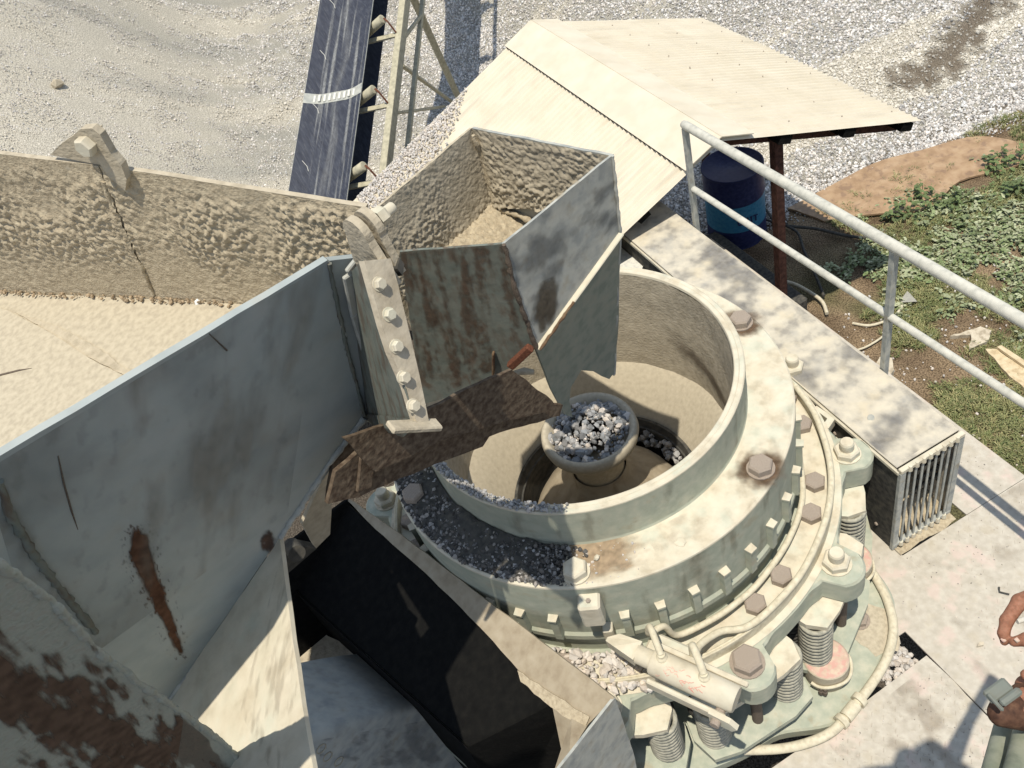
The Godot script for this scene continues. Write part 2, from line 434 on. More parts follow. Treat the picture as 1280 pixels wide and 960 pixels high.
	m = mat("hair", [c8(22, 20, 18), c8(30, 27, 24), c8(40, 36, 32)], [0.2, 0.5, 0.85], 0.1, 0.7, 0.2, 65)
	m = mat("rail_green", [c8(116, 122, 108), c8(138, 142, 126), c8(150, 152, 138)], [0.2, 0.5, 0.85], 0.3, 0.7, 0.05, 66)
	m = mat("red_chalk", [c8(206, 136, 126), c8(206, 150, 138), c8(200, 166, 148)], [0.2, 0.5, 0.85], 0.1, 1.0, 0.0, 67)
	m = mat("wood", [c8(178, 160, 130), c8(196, 180, 150), c8(206, 192, 164)], [0.2, 0.5, 0.85], 0.6, 0.95, 0.15, 68)

# ---------------------------------------------------------------- the scene
func _ready() -> void:
	rng.seed = 7
	# camera
	var cam := Camera3D.new()
	cam.name = "camera"
	cam.transform = Transform3D(Basis(Vector3(0.868, -0.245, 0.433), Vector3(0.474, 0.672, -0.570), Vector3(-0.151, 0.699, 0.699)).orthonormalized(), Vector3(-1.128, 3.671, 3.491))
	cam.fov = 48.04
	cam.near = 0.05
	cam.far = 600.0
	add_child(cam)
	cam.current = true
	# sky and sun
	var sky := ProceduralSkyMaterial.new()
	sky.sky_top_color = Color(0.62, 0.69, 0.79)
	sky.sky_horizon_color = Color(0.88, 0.90, 0.91)
	sky.sky_curve = 0.12
	sky.ground_bottom_color = Color(0.5, 0.46, 0.4)
	sky.ground_horizon_color = Color(0.74, 0.74, 0.72)
	sky.sky_energy_multiplier = 1.05
	sky.ground_energy_multiplier = 0.6
	var env := Environment.new()
	env.background_mode = Environment.BG_SKY
	env.sky = Sky.new()
	env.sky.sky_material = sky
	env.tonemap_mode = Environment.TONE_MAPPER_LINEAR
	env.tonemap_exposure = 1.04
	env.sdfgi_enabled = true
	env.ssao_enabled = true
	env.ssil_enabled = true
	var around := WorldEnvironment.new()
	around.name = "environment"
	around.environment = env
	add_child(around)
	var sun := DirectionalLight3D.new()
	sun.name = "sun"
	sun.light_color = Color(1.0, 0.962, 0.89)
	sun.light_energy = 1.45
	sun.light_angular_distance = 0.5
	sun.shadow_enabled = true
	sun.look_at_from_position(Vector3.ZERO, Vector3(0.146, -0.965, -0.220), Vector3.FORWARD)
	add_child(sun)
	materials()
	terrain()
	deck()
	crusher()
	ram_and_hoses()
	duct()
	railing()
	shed()
	conveyor()
	trough()
	feed_chute()
	underflow()
	yard()
	gravels()
	worker()

# ---------------------------------------------------------------- ground, pile, plants
var lumps := FastNoiseLite.new()

func toe(x: float) -> float:
	# where the heap of crushed stone begins
	return -4.31 + 0.13 * clampf(x - 5.395, -1.18, 7.08) - 1.416 * smoothstep(3.98, 0.793, x)

func height(x: float, z: float) -> float:
	var up := maxf(toe(x) - z, 0.0)
	var left := smoothstep(0.91, -5.7, x)
	var right := smoothstep(2.56, 7.28, x)
	var h := -3.67 + minf(up * (0.10 + 0.34 * left + 0.16 * right), 10.0)
	h -= 0.9 * smoothstep(0.0, 2.95, up) * (1.0 - left) * (1.0 - right)
	if up > 0.0: h += 0.14 * smoothstep(0.0, 1.18, up)
	h += lumps.get_noise_2d(x * 7.0, z * 7.0) * 0.2 * smoothstep(0.0, 4.0, up) + lumps.get_noise_2d(x * 35.0, z * 35.0) * 0.035
	return h

var gully := [Vector2(9.856, -5.660), Vector2(9.285, -5.415), Vector2(8.773, -5.235), Vector2(8.360, -5.030), Vector2(7.971, -4.948), Vector2(7.555, -5.001)]

func gully_at(x: float, z: float) -> float:
	# 1 in the damp brown gully that runs down the heap
	var d := 9.0
	var p := Vector2(x, z)
	for i in gully.size() - 1:
		d = minf(d, p.distance_to(Geometry2D.get_closest_point_to_segment(p, gully[i], gully[i + 1])))
	if d > 1.0: return 0.0
	return smoothstep(0.34, 0.12, d + lumps.get_noise_2d(x * 60.0, z * 60.0) * 0.35)

func soil_color(x: float, z: float) -> Color:
	var n := lumps.get_noise_2d(x * 26.0, z * 26.0) * 0.5 + 0.5
	var c := Color(0.20, 0.145, 0.095).lerp(Color(0.40, 0.30, 0.20), smoothstep(0.3, 0.7, n))
	var green := smoothstep(0.42, 0.62, lumps.get_noise_2d(x * 15.0 + 90.0, z * 15.0) * 0.5 + 0.5) * smoothstep(-3.7, -2.5, z)
	c = c.lerp(Color(0.15, 0.155, 0.075), green * 0.8)
	if x < 2.7: c = Color(0.14, 0.12, 0.10)
	return c

func terrain() -> void:
	lumps.seed = 3; lumps.frequency = 0.05; lumps.fractal_octaves = 4
	# the ground, one sheet out to the horizon, fine near the machine
	var s := mb(true)
	var line := func(a: float, lo: float, hi: float) -> float:
		var t := a * 2.0 - 1.0
		return (lo + hi) * 0.5 + (hi - lo) * 0.5 * t * 0.45 + signf(t) * pow(absf(t), 9.0) * 300.0
	var nx := 240; var nz := 240
	for i in nx + 1:
		for j in nz + 1:
			var x: float = line.call(float(i) / nx, -12.0, 26.0)
			var z: float = line.call(float(j) / nz, -31.0, 16.0)
			var c := soil_color(x, z)
			var d := toe(x) - z
			if d > -0.05:
				var g := lumps.get_noise_2d(x * 2.2 - z * 1.0, z * 11.0) * 0.5 + 0.5
				c = Color(0.50, 0.49, 0.45).lerp(Color(0.70, 0.665, 0.585), smoothstep(0.4, 0.75, g + 0.35 * smoothstep(2.0, -4.0, x)))
				c = c.lerp(Color(0.13, 0.10, 0.075), smoothstep(0.25, 0.0, d) * 0.8)
				c = c.lerp(Color(0.16, 0.125, 0.095), 0.85 * gully_at(x, z))
			s.set_color(c)
			s.set_uv(Vector2(x, z))
			s.add_vertex(Vector3(x, height(x, z), z))
	for i in nx:
		for j in nz:
			var a := i * (nz + 1) + j
			for k in [a, a + nz + 1, a + nz + 2, a, a + nz + 2, a + 1]: s.add_index(k)
	struct("ground", s, M.gravel_bed, "grey heap of crushed stone rising behind bare brown soil")
	# muddy water at the foot of the heap
	var w := mb()
	var rim := curve([Vector3(4.858, -3.650, -4.216), Vector3(5.567, -3.650, -4.206), Vector3(6.276, -3.650, -4.182), Vector3(6.827, -3.650, -3.980), Vector3(7.536, -3.650, -3.677), Vector3(7.744, -3.650, -2.939), Vector3(7.240, -3.650, -2.930), Vector3(6.668, -3.650, -3.150), Vector3(6.023, -3.650, -3.011), Vector3(5.453, -3.650, -3.411), Vector3(4.998, -3.650, -3.687)], 5)
	prism(w, ragged(rim, 0.12, 0.03), Vector3(0, 0.025, 0))
	struct("muddy_water", w, M.muddy_water, "shallow brown puddle along the foot of the stone heap")
	# chips of stone on the heap
	var near := []; var far := []
	for k in 230000:
		var x: float; var z: float
		var big := 1.0
		if k < 120000:
			x = rng.randf_range(3.0, 12.0); z = toe(x) + 0.14 - pow(rng.randf(), 1.25) * 10.0
			big = 1.25
		else:
			x = rng.randf_range(-8.5, 4.2); z = toe(x) - pow(rng.randf(), 0.8) * 13.0
			big = 1.0 + 0.25 * smoothstep(-2.0, 3.0, x)
		var r := (0.009 + 0.014 * pow(rng.randf(), 1.5)) * big * (1.6 if rng.randf() < 0.04 else 1.0)
		var g := lumps.get_noise_2d(x * 2.2 - z * 1.0, z * 11.0)
		var left := smoothstep(2.0, -4.0, x)
		var c := grey(0.32 + 0.18 * left, 0.78, 0.02 + 0.015 * left)
		if rng.randf() < 0.14 - 0.08 * left: c = c.darkened(0.35)
		if left > 0.5: c = c * (0.92 + 0.35 * g)
		r *= 1.0 - 0.25 * left
		if g + 0.1 * left > 0.2: c = c.lerp(Color(0.66, 0.62, 0.53), 0.6)
		var damp := gully_at(x, z) if k < 120000 else 0.0
		if rng.randf() < damp * 0.85: continue
		if damp > 0.3: c = c.darkened(0.35)
		(near if k % 2 == 0 else far).append([Transform3D(any_turn().scaled(Vector3.ONE * r), Vector3(x, height(x, z) + r * 0.35, z)), c])
	for k in 4500:   # strays in front of the heap
		var x := rng.randf_range(3.7, 9.5)
		var z := toe(x) + rng.randf() * rng.randf() * 0.5
		var r := rng.randf_range(0.008, 0.02)
		near.append([Transform3D(any_turn().scaled(Vector3.ONE * r), Vector3(x, -3.67 + r * 0.5, z)), grey(0.3, 0.62, 0.03)])
	scatter("gravel", rock_mesh(3), M.stone, near, "angular pale chips of crushed stone on the heap")
	scatter("gravel", rock_mesh(8, 0.6), M.stone, far, "flat grey chips of crushed stone on the heap")

func blade_mesh(seed_: int) -> ArrayMesh:
	var r := RandomNumberGenerator.new(); r.seed = seed_
	var s := mb()
	for k in 9:
		var a := r.randf() * TAU
		var d := Vector3(cos(a), 0, sin(a)); var side := Vector3(-d.z, 0, d.x) * 0.05
		var at := d * r.randf_range(0.0, 0.35)
		var l := r.randf_range(0.5, 1.0); var lean := r.randf_range(0.2, 0.9)
		var mid := at + Vector3(0, l * 0.6, 0) + d * lean * 0.25
		var tip := at + Vector3(0, l, 0) * (1.0 - lean * 0.35) + d * lean * 0.7
		quad(s, at - side, at + side, mid + side * 0.8, mid - side * 0.8); tri(s, mid - side * 0.8, mid + side * 0.8, tip)
	s.generate_normals()
	return s.commit()

func weed_mesh(seed_: int) -> ArrayMesh:
	# a low broad-leaved plant, its leaves folded along the rib
	var r := RandomNumberGenerator.new(); r.seed = seed_
	var s := mb()
	for k in 11:
		var a := r.randf() * TAU
		var d := Vector3(cos(a), 0, sin(a)); var side := Vector3(-d.z, 0, d.x)
		var l := r.randf_range(0.25, 0.5); var w := l * 0.42
		var at := d * r.randf_range(0.05, 0.45) + Vector3(0, r.randf_range(0.15, 0.75), 0)
		var tip := at + d * l + Vector3(0, r.randf_range(-0.18, 0.12), 0)
		var m := at.lerp(tip, 0.45) + Vector3(0, 0.05, 0)
		var c := Vector3(0, 0.05, 0)
		for f in [-1, 1]:
			tri(s, at, m, at.lerp(tip, 0.3) + side * w * f * 0.8 + c); tri(s, m, at.lerp(tip, 0.65) + side * w * f * 0.75 + c, at.lerp(tip, 0.3) + side * w * f * 0.8 + c); tri(s, m, tip, at.lerp(tip, 0.65) + side * w * f * 0.75 + c)
		var st := Vector3(side.x, 0, side.z) * 0.012
		quad(s, Vector3.ZERO - st, Vector3.ZERO + st, at + st, at - st)
	s.generate_normals()
	return s.commit()

func yard() -> void:
	# grass and weeds beyond the railing
	var g1 := []; var w1 := []; var w2 := []
	for k in 46000:
		var x := rng.randf_range(3.45, 9.8); var z := rng.randf_range(-3.9, 2.2)
		var n := lumps.get_noise_2d(x * 15.0 + 90.0, z * 15.0) * 0.5 + 0.5
		var near := smoothstep(-0.9, 0.3, z) * 0.35
		if n + near < 0.44 + rng.randf() * 0.16: continue
		if x < 5.04 and z < -2.1 and x - 3.15 < -(z + 0.53) * 0.85: continue
		if z < -2.87 and rng.randf() < 0.6: continue
		var sc := rng.randf_range(0.05, 0.125)
		var c := Color(0.13, 0.165, 0.06).lerp(Color(0.32, 0.29, 0.14), pow(rng.randf(), 1.3)) * rng.randf_range(0.75, 1.3)
		g1.append([Transform3D(Basis(Vector3.UP, rng.randf() * TAU).scaled(Vector3(sc, sc * rng.randf_range(0.4, 0.95), sc)), Vector3(x, height(x, z), z)), c])
	for k in 9000:
		var x := rng.randf_range(4.4, 9.8); var z := rng.randf_range(-3.7, -0.5)
		var e := Vector2((x - 6.55) / 1.9, (z + 2.0 - 0.12 * (x - 6.5)) / 0.85).length() + lumps.get_noise_2d(x * 25.0, z * 25.0) * 1.5
		if e > 1.05: continue
		var sc := 0.04 + 0.085 * pow(rng.randf(), 1.6)
		var c := Color(0.14, 0.19, 0.075).lerp(Color(0.36, 0.38, 0.25), pow(rng.randf(), 1.3)) * rng.randf_range(0.75, 1.3)
		(w1 if k % 2 else w2).append([Transform3D(Basis.from_euler(Vector3(rng.randf_range(-0.4, 0.4), rng.randf() * TAU, rng.randf_range(-0.4, 0.4))).scaled(Vector3(sc, sc * rng.randf_range(0.7, 1.3), sc)), Vector3(x, height(x, z), z)), c])
	for p in [Vector3(7.063, -3.670, -3.091), Vector3(6.198, -3.670, -2.868), Vector3(5.708, -3.670, -3.072), Vector3(6.878, -3.670, -2.672), Vector3(6.179, -3.670, -3.170), Vector3(7.351, -3.670, -3.031)]:
		for k in 9:
			var sc := rng.randf_range(0.08, 0.2)
			w1.append([Transform3D(Basis(Vector3.UP, rng.randf() * TAU).scaled(Vector3(sc, sc * 1.4, sc)), p + Vector3(rng.randf_range(-0.16, 0.16), 0, rng.randf_range(-0.16, 0.16))), Color(0.10, 0.14, 0.05) * rng.randf_range(0.8, 1.3)])
	scatter("grass", blade_mesh(4), M.leaf, g1, "short patchy grass on brown soil beyond the railing")
	scatter("weeds", weed_mesh(2), M.leaf, w1, "bed of broad-leaved green weeds beyond the railing")
	scatter("weeds", weed_mesh(6), M.leaf, w2, "paler leaves among the weeds beyond the railing")
	# loose pale stones on the soil
	var peb := []
	for k in 520:
		var x := rng.randf_range(3.4, 6.1); var z := rng.randf_range(-2.3, 0.8)
		var r := rng.randf_range(0.008, 0.024)
		peb.append([Transform3D(any_turn().scaled(Vector3.ONE * r), Vector3(x, -3.66 + r * 0.3, z)), grey(0.4, 0.65, 0.06)])
	scatter("gravel", rock_mesh(15), M.stone, peb, "scattered pale pebbles on the soil behind the railing")
	# slabs and offcuts lying about
	var s := mb()
	prism(s, ragged([Vector3(4.715, -3.610, -0.882), Vector3(4.794, -3.610, -0.815), Vector3(4.773, -3.610, -0.272), Vector3(4.565, -3.610, -0.085), Vector3(4.600, -3.610, -0.473)], 0.07, 0.008), Vector3(0, -0.06, 0))
	var o := thing("broken_board", "pale cracked board lying in the grass beyond the lower rail", "board", Vector3(4.710, -3.670, -0.526))
	obj("board", s, M.wood, o)
	s = mb()
	prism(s, [Vector3(4.790, -3.605, -0.812), Vector3(4.840, -3.605, -0.799), Vector3(4.834, -3.605, -0.328), Vector3(4.769, -3.605, -0.269)], Vector3(0, 0.03, 0))
	obj("raised_edge", s, M.wood, o)
	s = mb()
	prism(s, ragged([Vector3(4.609, -3.620, -1.242), Vector3(4.776, -3.620, -1.127), Vector3(4.610, -3.620, -0.986), Vector3(4.840, -3.620, -0.959), Vector3(4.968, -3.620, -1.040), Vector3(4.933, -3.620, -1.152)], 0.05, 0.01), Vector3(0, -0.05, 0))
	tag(obj(numbered("flat_stone"), s, M.concrete, self), "flat pale broken slab on bare soil beside the grass", "stone slab")
	s = mb()
	prism(s, [Vector3(4.615, -3.610, -1.939), Vector3(4.740, -3.610, -1.843), Vector3(4.683, -3.490, -1.915)], Vector3(0.02, -0.02, -0.05))
	tag(obj(numbered("stone"), s, M.white_dust, self), "white wedge of stone where the pale hose ends", "stone")
	s = mb()
	prism(s, ragged([Vector3(3.565, -3.370, -1.229), Vector3(3.698, -3.370, -1.296), Vector3(3.778, -3.370, -1.213), Vector3(3.679, -3.370, -1.073), Vector3(3.557, -3.370, -1.029)], 0.04, 0.006), Vector3(0, -0.25, 0))
	tag(obj(numbered("footing_block"), s, M.concrete, self), "small concrete block behind the foot of the middle railing post", "block")
	var paths := [[[Vector3(4.020, -3.635, -2.051), Vector3(4.107, -3.635, -1.922), Vector3(4.232, -3.635, -1.863), Vector3(4.412, -3.635, -1.840), Vector3(4.599, -3.635, -1.919)], 0.016, "pale hose curling past the middle railing post to a white stone", M.hose], [[Vector3(3.683, -3.635, -1.742), Vector3(3.847, -3.635, -1.681), Vector3(4.041, -3.635, -1.677), Vector3(4.198, -3.635, -1.705)], 0.012, "thin pale hose lying on bare soil below the middle rail", M.hose], [[Vector3(3.816, -3.610, -3.211), Vector3(3.949, -3.610, -3.007), Vector3(3.996, -3.610, -2.749), Vector3(3.994, -3.610, -2.524), Vector3(3.902, -3.610, -2.334)], 0.022, "pale hose end coming out of the shed's shadow", M.hose], [[Vector3(4.634, -3.610, -4.372), Vector3(4.565, -3.610, -4.007), Vector3(4.813, -3.610, -3.617), Vector3(4.988, -3.610, -3.239), Vector3(5.184, -3.610, -2.978)], 0.02, "dark hose lying across the shaded floor of the shed", M.steel_dark], [[Vector3(4.604, -3.610, -3.897), Vector3(4.601, -3.610, -3.692), Vector3(4.426, -3.610, -3.357), Vector3(4.232, -3.610, -2.920), Vector3(4.070, -3.610, -2.586)], 0.018, "dark hose bending towards the railing in the shade", M.steel_dark], [[Vector3(4.655, -3.610, -4.450), Vector3(4.513, -3.610, -4.349), Vector3(4.515, -3.610, -4.153), Vector3(4.635, -3.610, -3.936)], 0.016, "short loop of hose beside the blue drum", M.steel_dark]]
	for p in paths:
		s = mb(true)
		tube(s, curve(p[0], 6), p[1], 8)
		tag(obj(numbered("hose"), s, p[3], self), p[2], "hose")

# ---------------------------------------------------------------- walkway
func deck() -> void:
	var o := thing("walkway_deck", "dusty steel walkway of floor plates round the crusher", "walkway", Vector3(1.8, -1.95, 1.5))
	o.remove_meta("category"); o.set_meta("kind", "structure")
	var y := -1.955
	var plate := func(pts: Array, lift: float):
		var q := []
		for p in pts: q.append(Vector3(p.x, y + lift, p.y))
		var s := mb()
		prism(s, q, Vector3(0, -0.012, 0))
		return obj("floor_plate", s, M.deck, o)
	plate.call([Vector2(1.30, 0.3), Vector2(1.548, 0.3), Vector2(1.562, 2.75), Vector2(1.186, 2.72), Vector2(1.174, 1.6), Vector2(1.10, 1.6), Vector2(1.16, 1.44), Vector2(1.24, 1.28), Vector2(1.30, 1.12), Vector2(1.30, 0.9)], 0.004)
	plate.call([Vector2(1.552, 1.172), Vector2(2.66, 1.172), Vector2(2.66, 3.0), Vector2(1.566, 3.0)], 0.0)
	plate.call([Vector2(2.12, -2.6), Vector2(2.655, -2.6), Vector2(2.66, 1.168), Vector2(2.12, 1.168)], 0.0)
	var c := plate.call([Vector2(-0.9, 1.86), Vector2(0.5, 1.83), Vector2(0.72, 1.815), Vector2(1.165, 1.79), Vector2(1.178, 2.0), Vector2(1.172, 2.1), Vector2(1.18, 3.2), Vector2(-0.9, 3.2)], 0.0) as MeshInstance3D
	# raised tread bars of the chequer plate, worn and filled with dust
	var s := mb()
	for i in 46:
		for j in 26:
			var p := Vector3(-0.85 + i * 0.045, y + 0.0005, 1.90 + j * 0.05)
			if p.x > 1.15 or p.x < 0.35 - (p.z - 1.88) * 1.2: continue
			var a := PI / 4 if (i + j) % 2 else -PI / 4
			if rng.randf() < 0.12: continue
			box(s, Transform3D(Basis(Vector3.UP, a), p), Vector3(0.026, 0.006 + rng.randf() * 0.002, 0.006), 0.002)
	for i in 22:
		for j in 34:
			var p := Vector3(1.60 + i * 0.046, y + 0.0003, 1.20 + j * 0.05)
			if p.x > 2.62 or rng.randf() < 0.25 or grain(p, 28.0) < 0.42: continue
			box(s, Transform3D(Basis(Vector3.UP, PI / 4 if (i + j) % 2 else -PI / 4), p), Vector3(0.024, 0.004 + rng.randf() * 0.001, 0.005), 0.0015)
	var tread := obj("tread_pattern", s, M.deck, o)
	tread.set_meta("kind", "stuff")
	stain("dirt", o, patch(Vector3(1.57, y + 0.003, 1.18), Vector3(2.65, y + 0.003, 1.18), Vector3(2.65, y + 0.003, 2.8), Vector3(1.57, y + 0.003, 2.8)), func(u, v): return smoothstep(0.5, 0.72, grain(Vector3(u, 0, v * 1.5), 55.0)) * 0.2, Color(0.36, 0.30, 0.23), 70, 100)
	stain("dirt", o, patch(Vector3(1.19, y + 0.008, 1.45), Vector3(1.545, y + 0.008, 1.45), Vector3(1.555, y + 0.008, 2.7), Vector3(1.19, y + 0.008, 2.7)), func(u, v): return smoothstep(0.55, 0.72, grain(Vector3(u * 0.4, 0, v), 80.0)) * 0.16, Color(0.34, 0.30, 0.25), 40, 100)
	stain("dirt", o, patch(Vector3(0.3, y + 0.0095, 1.9), Vector3(1.165, y + 0.0095, 1.84), Vector3(1.17, y + 0.0095, 2.8), Vector3(0.3, y + 0.0095, 2.8)), func(u, v): return smoothstep(0.5, 0.7, grain(Vector3(u, 0, v), 70.0)) * 0.3, Color(0.36, 0.30, 0.24), 70, 70)
	# edge angles and joists under the plates
	s = mb()
	bar(s, Vector3(2.655, -2.02, -2.6), Vector3(2.655, -2.02, 3.0), 0.012, 0.1, Vector3.RIGHT)
	obj("edge_angle", s, M.deck, o)
	for z in [-1.5, 0.0, 1.2, 2.4]:
		s = mb()
		bar(s, Vector3(0.0 if z > 1.0 else 1.35, -2.05, z), Vector3(2.64, -2.05, z), 0.08, 0.15, Vector3.BACK)
		obj("joist", s, M.steel_dark, o)
	for p in [Vector3(2.6, 0, -1.5), Vector3(2.6, 0, 1.2), Vector3(2.6, 0, 2.8), Vector3(1.4, 0, 2.8)]:
		s = mb()
		bar(s, Vector3(p.x, -3.75, p.z), Vector3(p.x, -2.13, p.z), 0.09, 0.09)
		obj("deck_leg", s, M.steel_dark, o)
	# flakes of dry dust and chips on the plates
	var bits := []
	for k in 700:
		var x := rng.randf_range(0.3, 2.6); var z := rng.randf_range(0.75, 2.7)
		if x < 1.3 and z < 1.9: continue
		if x > 1.5 and x < 2.12 and z < 1.2: continue
		var r := rng.randf_range(0.002, 0.007)
		bits.append([Transform3D(any_turn().scaled(Vector3.ONE * r), Vector3(x, y + 0.003, z)), grey(0.16, 0.55, 0.06)])
	scatter("debris", rock_mesh(21, 0.5), M.stone, bits, "specks of grit scattered over the dusty deck plates")
	s = mb(); prism(s, [Vector3(1.443, -1.930, 1.914), Vector3(1.481, -1.930, 1.927), Vector3(1.497, -1.930, 1.912), Vector3(1.470, -1.930, 1.900)], Vector3(0, -0.02, 0))
	tag(obj(numbered("stone"), s, M.concrete, self), "single grey pebble on the narrow deck plate", "stone")
	s = mb(true); tube(s, [Vector3(1.857, -1.940, 1.689), Vector3(1.834, -1.940, 1.716), Vector3(1.868, -1.940, 1.760)], 0.006, 6)
	tag(obj(numbered("bent_wire"), s, M.steel_dark, self), "short bent rusty wire lying on the wide deck plate", "wire")

# ---------------------------------------------------------------- the crusher
func at_angle(deg: float, r: float, y: float) -> Vector3:
	return Vector3(cos(deg_to_rad(deg)) * r, y, sin(deg_to_rad(deg)) * r)

func radial(deg: float, r: float, y: float) -> Transform3D:
	# x tangential, y up, z outwards
	var a := deg_to_rad(deg)
	return Transform3D(Basis(Vector3(sin(a), 0, -cos(a)), Vector3.UP, Vector3(cos(a), 0, sin(a))), Vector3(cos(a) * r, y, sin(a) * r))

func crusher() -> void:
	var o := thing("cone_crusher", "large dusty pale green cone crusher with open round bowl and bolted rings", "crusher", Vector3(0, -1.95, 0))
	# bowl: rim and outer wall
	var s := mb(true)
	lathe(s, [Vector2(0.934, -0.02), Vector2(0.938, -0.004), Vector2(0.944, 0.0), Vector2(0.964, 0.0), Vector2(0.967, -0.003), Vector2(0.97, 0.0), Vector2(0.992, 0.0), Vector2(0.999, -0.006), Vector2(1.0, -0.014)], 160)
	obj("bowl_rim", s, M.dust, o)
	s = mb(true)
	lathe(s, [Vector2(1.0, -0.014), Vector2(0.994, -0.29), Vector2(1.0, -0.31)], 160)
	obj("bowl_wall", s, M.mint, o)
	# inside: wall caked with dust, sloping apron, throat
	s = mb(true)
	var prof := []
	for k in 30: prof.append(Vector2(lerpf(0.934, 0.905, k / 29.0), lerpf(-0.02, -0.84, k / 29.0)))
	lathe(s, prof, 200, 0, TAU, false, 0.012)
	obj("bowl_liner", s, M.mud_wall, o)
	s = mb(true)
	lathe(s, [Vector2(0.905, -0.835), Vector2(0.86, -0.875), Vector2(0.78, -0.98), Vector2(0.70, -1.09), Vector2(0.64, -1.18)], 160, 0, TAU, false, 0.015)
	obj("apron", s, M.sand, o)
	s = mb(true)
	lathe(s, [Vector2(0.64, -1.18), Vector2(0.60, -1.20), Vector2(0.595, -1.5), Vector2(0.50, -1.9)], 120)
	lathe(s, [Vector2(0.655, -1.16), Vector2(0.645, -1.135), Vector2(0.625, -1.135), Vector2(0.61, -1.2)], 120)
	obj("throat_ring", s, M.steel_dark, o)
	# head and distributing dish
	s = mb(true)
	lathe(s, [Vector2(0.58, -1.75), Vector2(0.555, -1.42), Vector2(0.50, -1.28), Vector2(0.40, -1.17), Vector2(0.28, -1.08), Vector2(0.2, -1.02), Vector2(0.18, -0.9)], 96, 0, TAU, false, 0.02)
	obj("mantle", s, M.smooth_mud, o)
	s = mb(true)
	lathe(s, [Vector2(0.17, -0.98), Vector2(0.165, -0.72), Vector2(0.20, -0.68), Vector2(0.26, -0.655), Vector2(0.305, -0.60), Vector2(0.318, -0.55), Vector2(0.312, -0.515), Vector2(0.298, -0.50), Vector2(0.278, -0.505), Vector2(0.262, -0.53), Vector2(0.24, -0.575), Vector2(0.0, -0.59)], 80, 0, TAU, false, 0.006)
	obj("distributor_dish", s, M.sand, o)
	s = mb(true)
	tube(s, [at_angle(83, 0.61, -0.98), at_angle(84, 0.72, -0.90), at_angle(85, 0.80, -0.83)], 0.02, 8)
	obj("liner_peg", s, M.dust, o)
	# adjustment cap: flat top and wall
	s = mb(true)
	lathe(s, [Vector2(0.99, -0.306), Vector2(1.255, -0.306), Vector2(1.264, -0.312), Vector2(1.266, -0.322)], 160, 0, TAU, true, 0.0)
	obj("cap_top", s, M.dust, o)
	s = mb(true)
	lathe(s, [Vector2(1.266, -0.322), Vector2(1.262, -0.80), Vector2(1.278, -0.82), Vector2(1.278, -0.86), Vector2(1.24, -0.9), Vector2(1.24, -1.1)], 160)
	obj("cap_wall", s, M.mint, o)
	# the six big cap bolts, each in a ring of rust
	var big := hex_mesh(0.07, 0.062, 1.12)
	for k in 6:
		var a := 1.5 + 60.0 * k
		var b := put("cap_bolt", big, M.dust if k == 2 else M.bolt, o, radial(a, 1.172, -0.304).rotated_local(Vector3.UP, 0.3 * k))
		if k < 2:
			var cb := at_angle(a, 1.172, -0.3025)
			stain("rust_stain", o, func(u, v): return cb + Vector3(u - 0.5, 0, v - 0.5) * 0.36, func(u, v): return smoothstep(0.16, 0.06, Vector2(u - 0.5, v - 0.5).length() * 0.36 + (grain(Vector3(u, k, v), 60.0) - 0.5) * 0.10) * 0.85, Color(0.13, 0.085, 0.055), 60, 60)
	# dirt: drips and brown streaks on the cap wall, damp dust by the white bolt, wear on the bowl
	stain("drip_stain", o, func(u, v): return at_angle(lerpf(60.0, 135.0, u), 1.2665 - 0.003 * v, lerpf(-0.325, -0.79, v)), func(u, v): return smoothstep(0.52, 0.8, grain(Vector3(u * 9.0, v * 0.5, 3.0), 30.0)) * 0.28 * (1.0 - 0.4 * v) + 0.55 * smoothstep(0.07, 0.0, absf(u - 0.42 + 0.05 * (grain(Vector3(u, v, 0), 60.0) - 0.5))) * smoothstep(1.0, 0.1, v) * grain(Vector3(u * 8.0, v, 7.0), 60.0), Color(0.22, 0.165, 0.10), 260, 40)
	stain("drip_stain", o, func(u, v): return at_angle(lerpf(20.0, 150.0, u), 1.002 - 0.006 * v, lerpf(-0.02, -0.285, v)), func(u, v): return smoothstep(0.55, 0.8, grain(Vector3(u * 12.0, v * 0.5, 9.0), 30.0)) * 0.22, Color(0.26, 0.22, 0.16), 260, 24)
	stain("damp_dust", o, func(u, v): return at_angle(lerpf(98.0, 124.0, u), lerpf(1.0, 1.25, v), -0.3028), func(u, v): return smoothstep(0.1, 0.45, u + (grain(Vector3(u, v, 0), 50.0) - 0.5) * 0.5) * smoothstep(0.95, 0.6, v + (grain(Vector3(u, v, 5), 60.0) - 0.5) * 0.5) * 0.75, Color(0.40, 0.30, 0.20), 60, 40)
	stain("dirt", o, func(u, v): return at_angle(lerpf(-40.0, 100.0, u), lerpf(1.02, 1.25, v), -0.3034), func(u, v): return smoothstep(0.58, 0.75, grain(Vector3(u * 3.0, v * 0.4, 2.0), 60.0)) * 0.2, Color(0.36, 0.28, 0.20), 220, 30)
	stain("worn_streak", o, func(u, v): return at_angle(lerpf(-40.0, 22.0, u), 0.932 - 0.029 * (0.3 + 0.6 * v) - 0.012, lerpf(-0.3, -0.8, v)), func(u, v): return smoothstep(0.16, 0.02, absf(v - 0.15 - u * 0.75) + (grain(Vector3(u, v, 1), 70.0) - 0.5) * 0.3) * smoothstep(0.2, 0.6, u) * 0.6, Color(0.10, 0.075, 0.055), 90, 50)
	# teeth of the adjustment ring
	s = mb()
	var lug_size := Vector3(0.052, 0.22, 0.05)
	prism(s, [Vector3(-0.030, 0.0, -0.01), Vector3(0.030, 0.0, -0.01), Vector3(0.024, 0.0, 0.05), Vector3(-0.024, 0.0, 0.05)], Vector3(0, 0.012, 0))
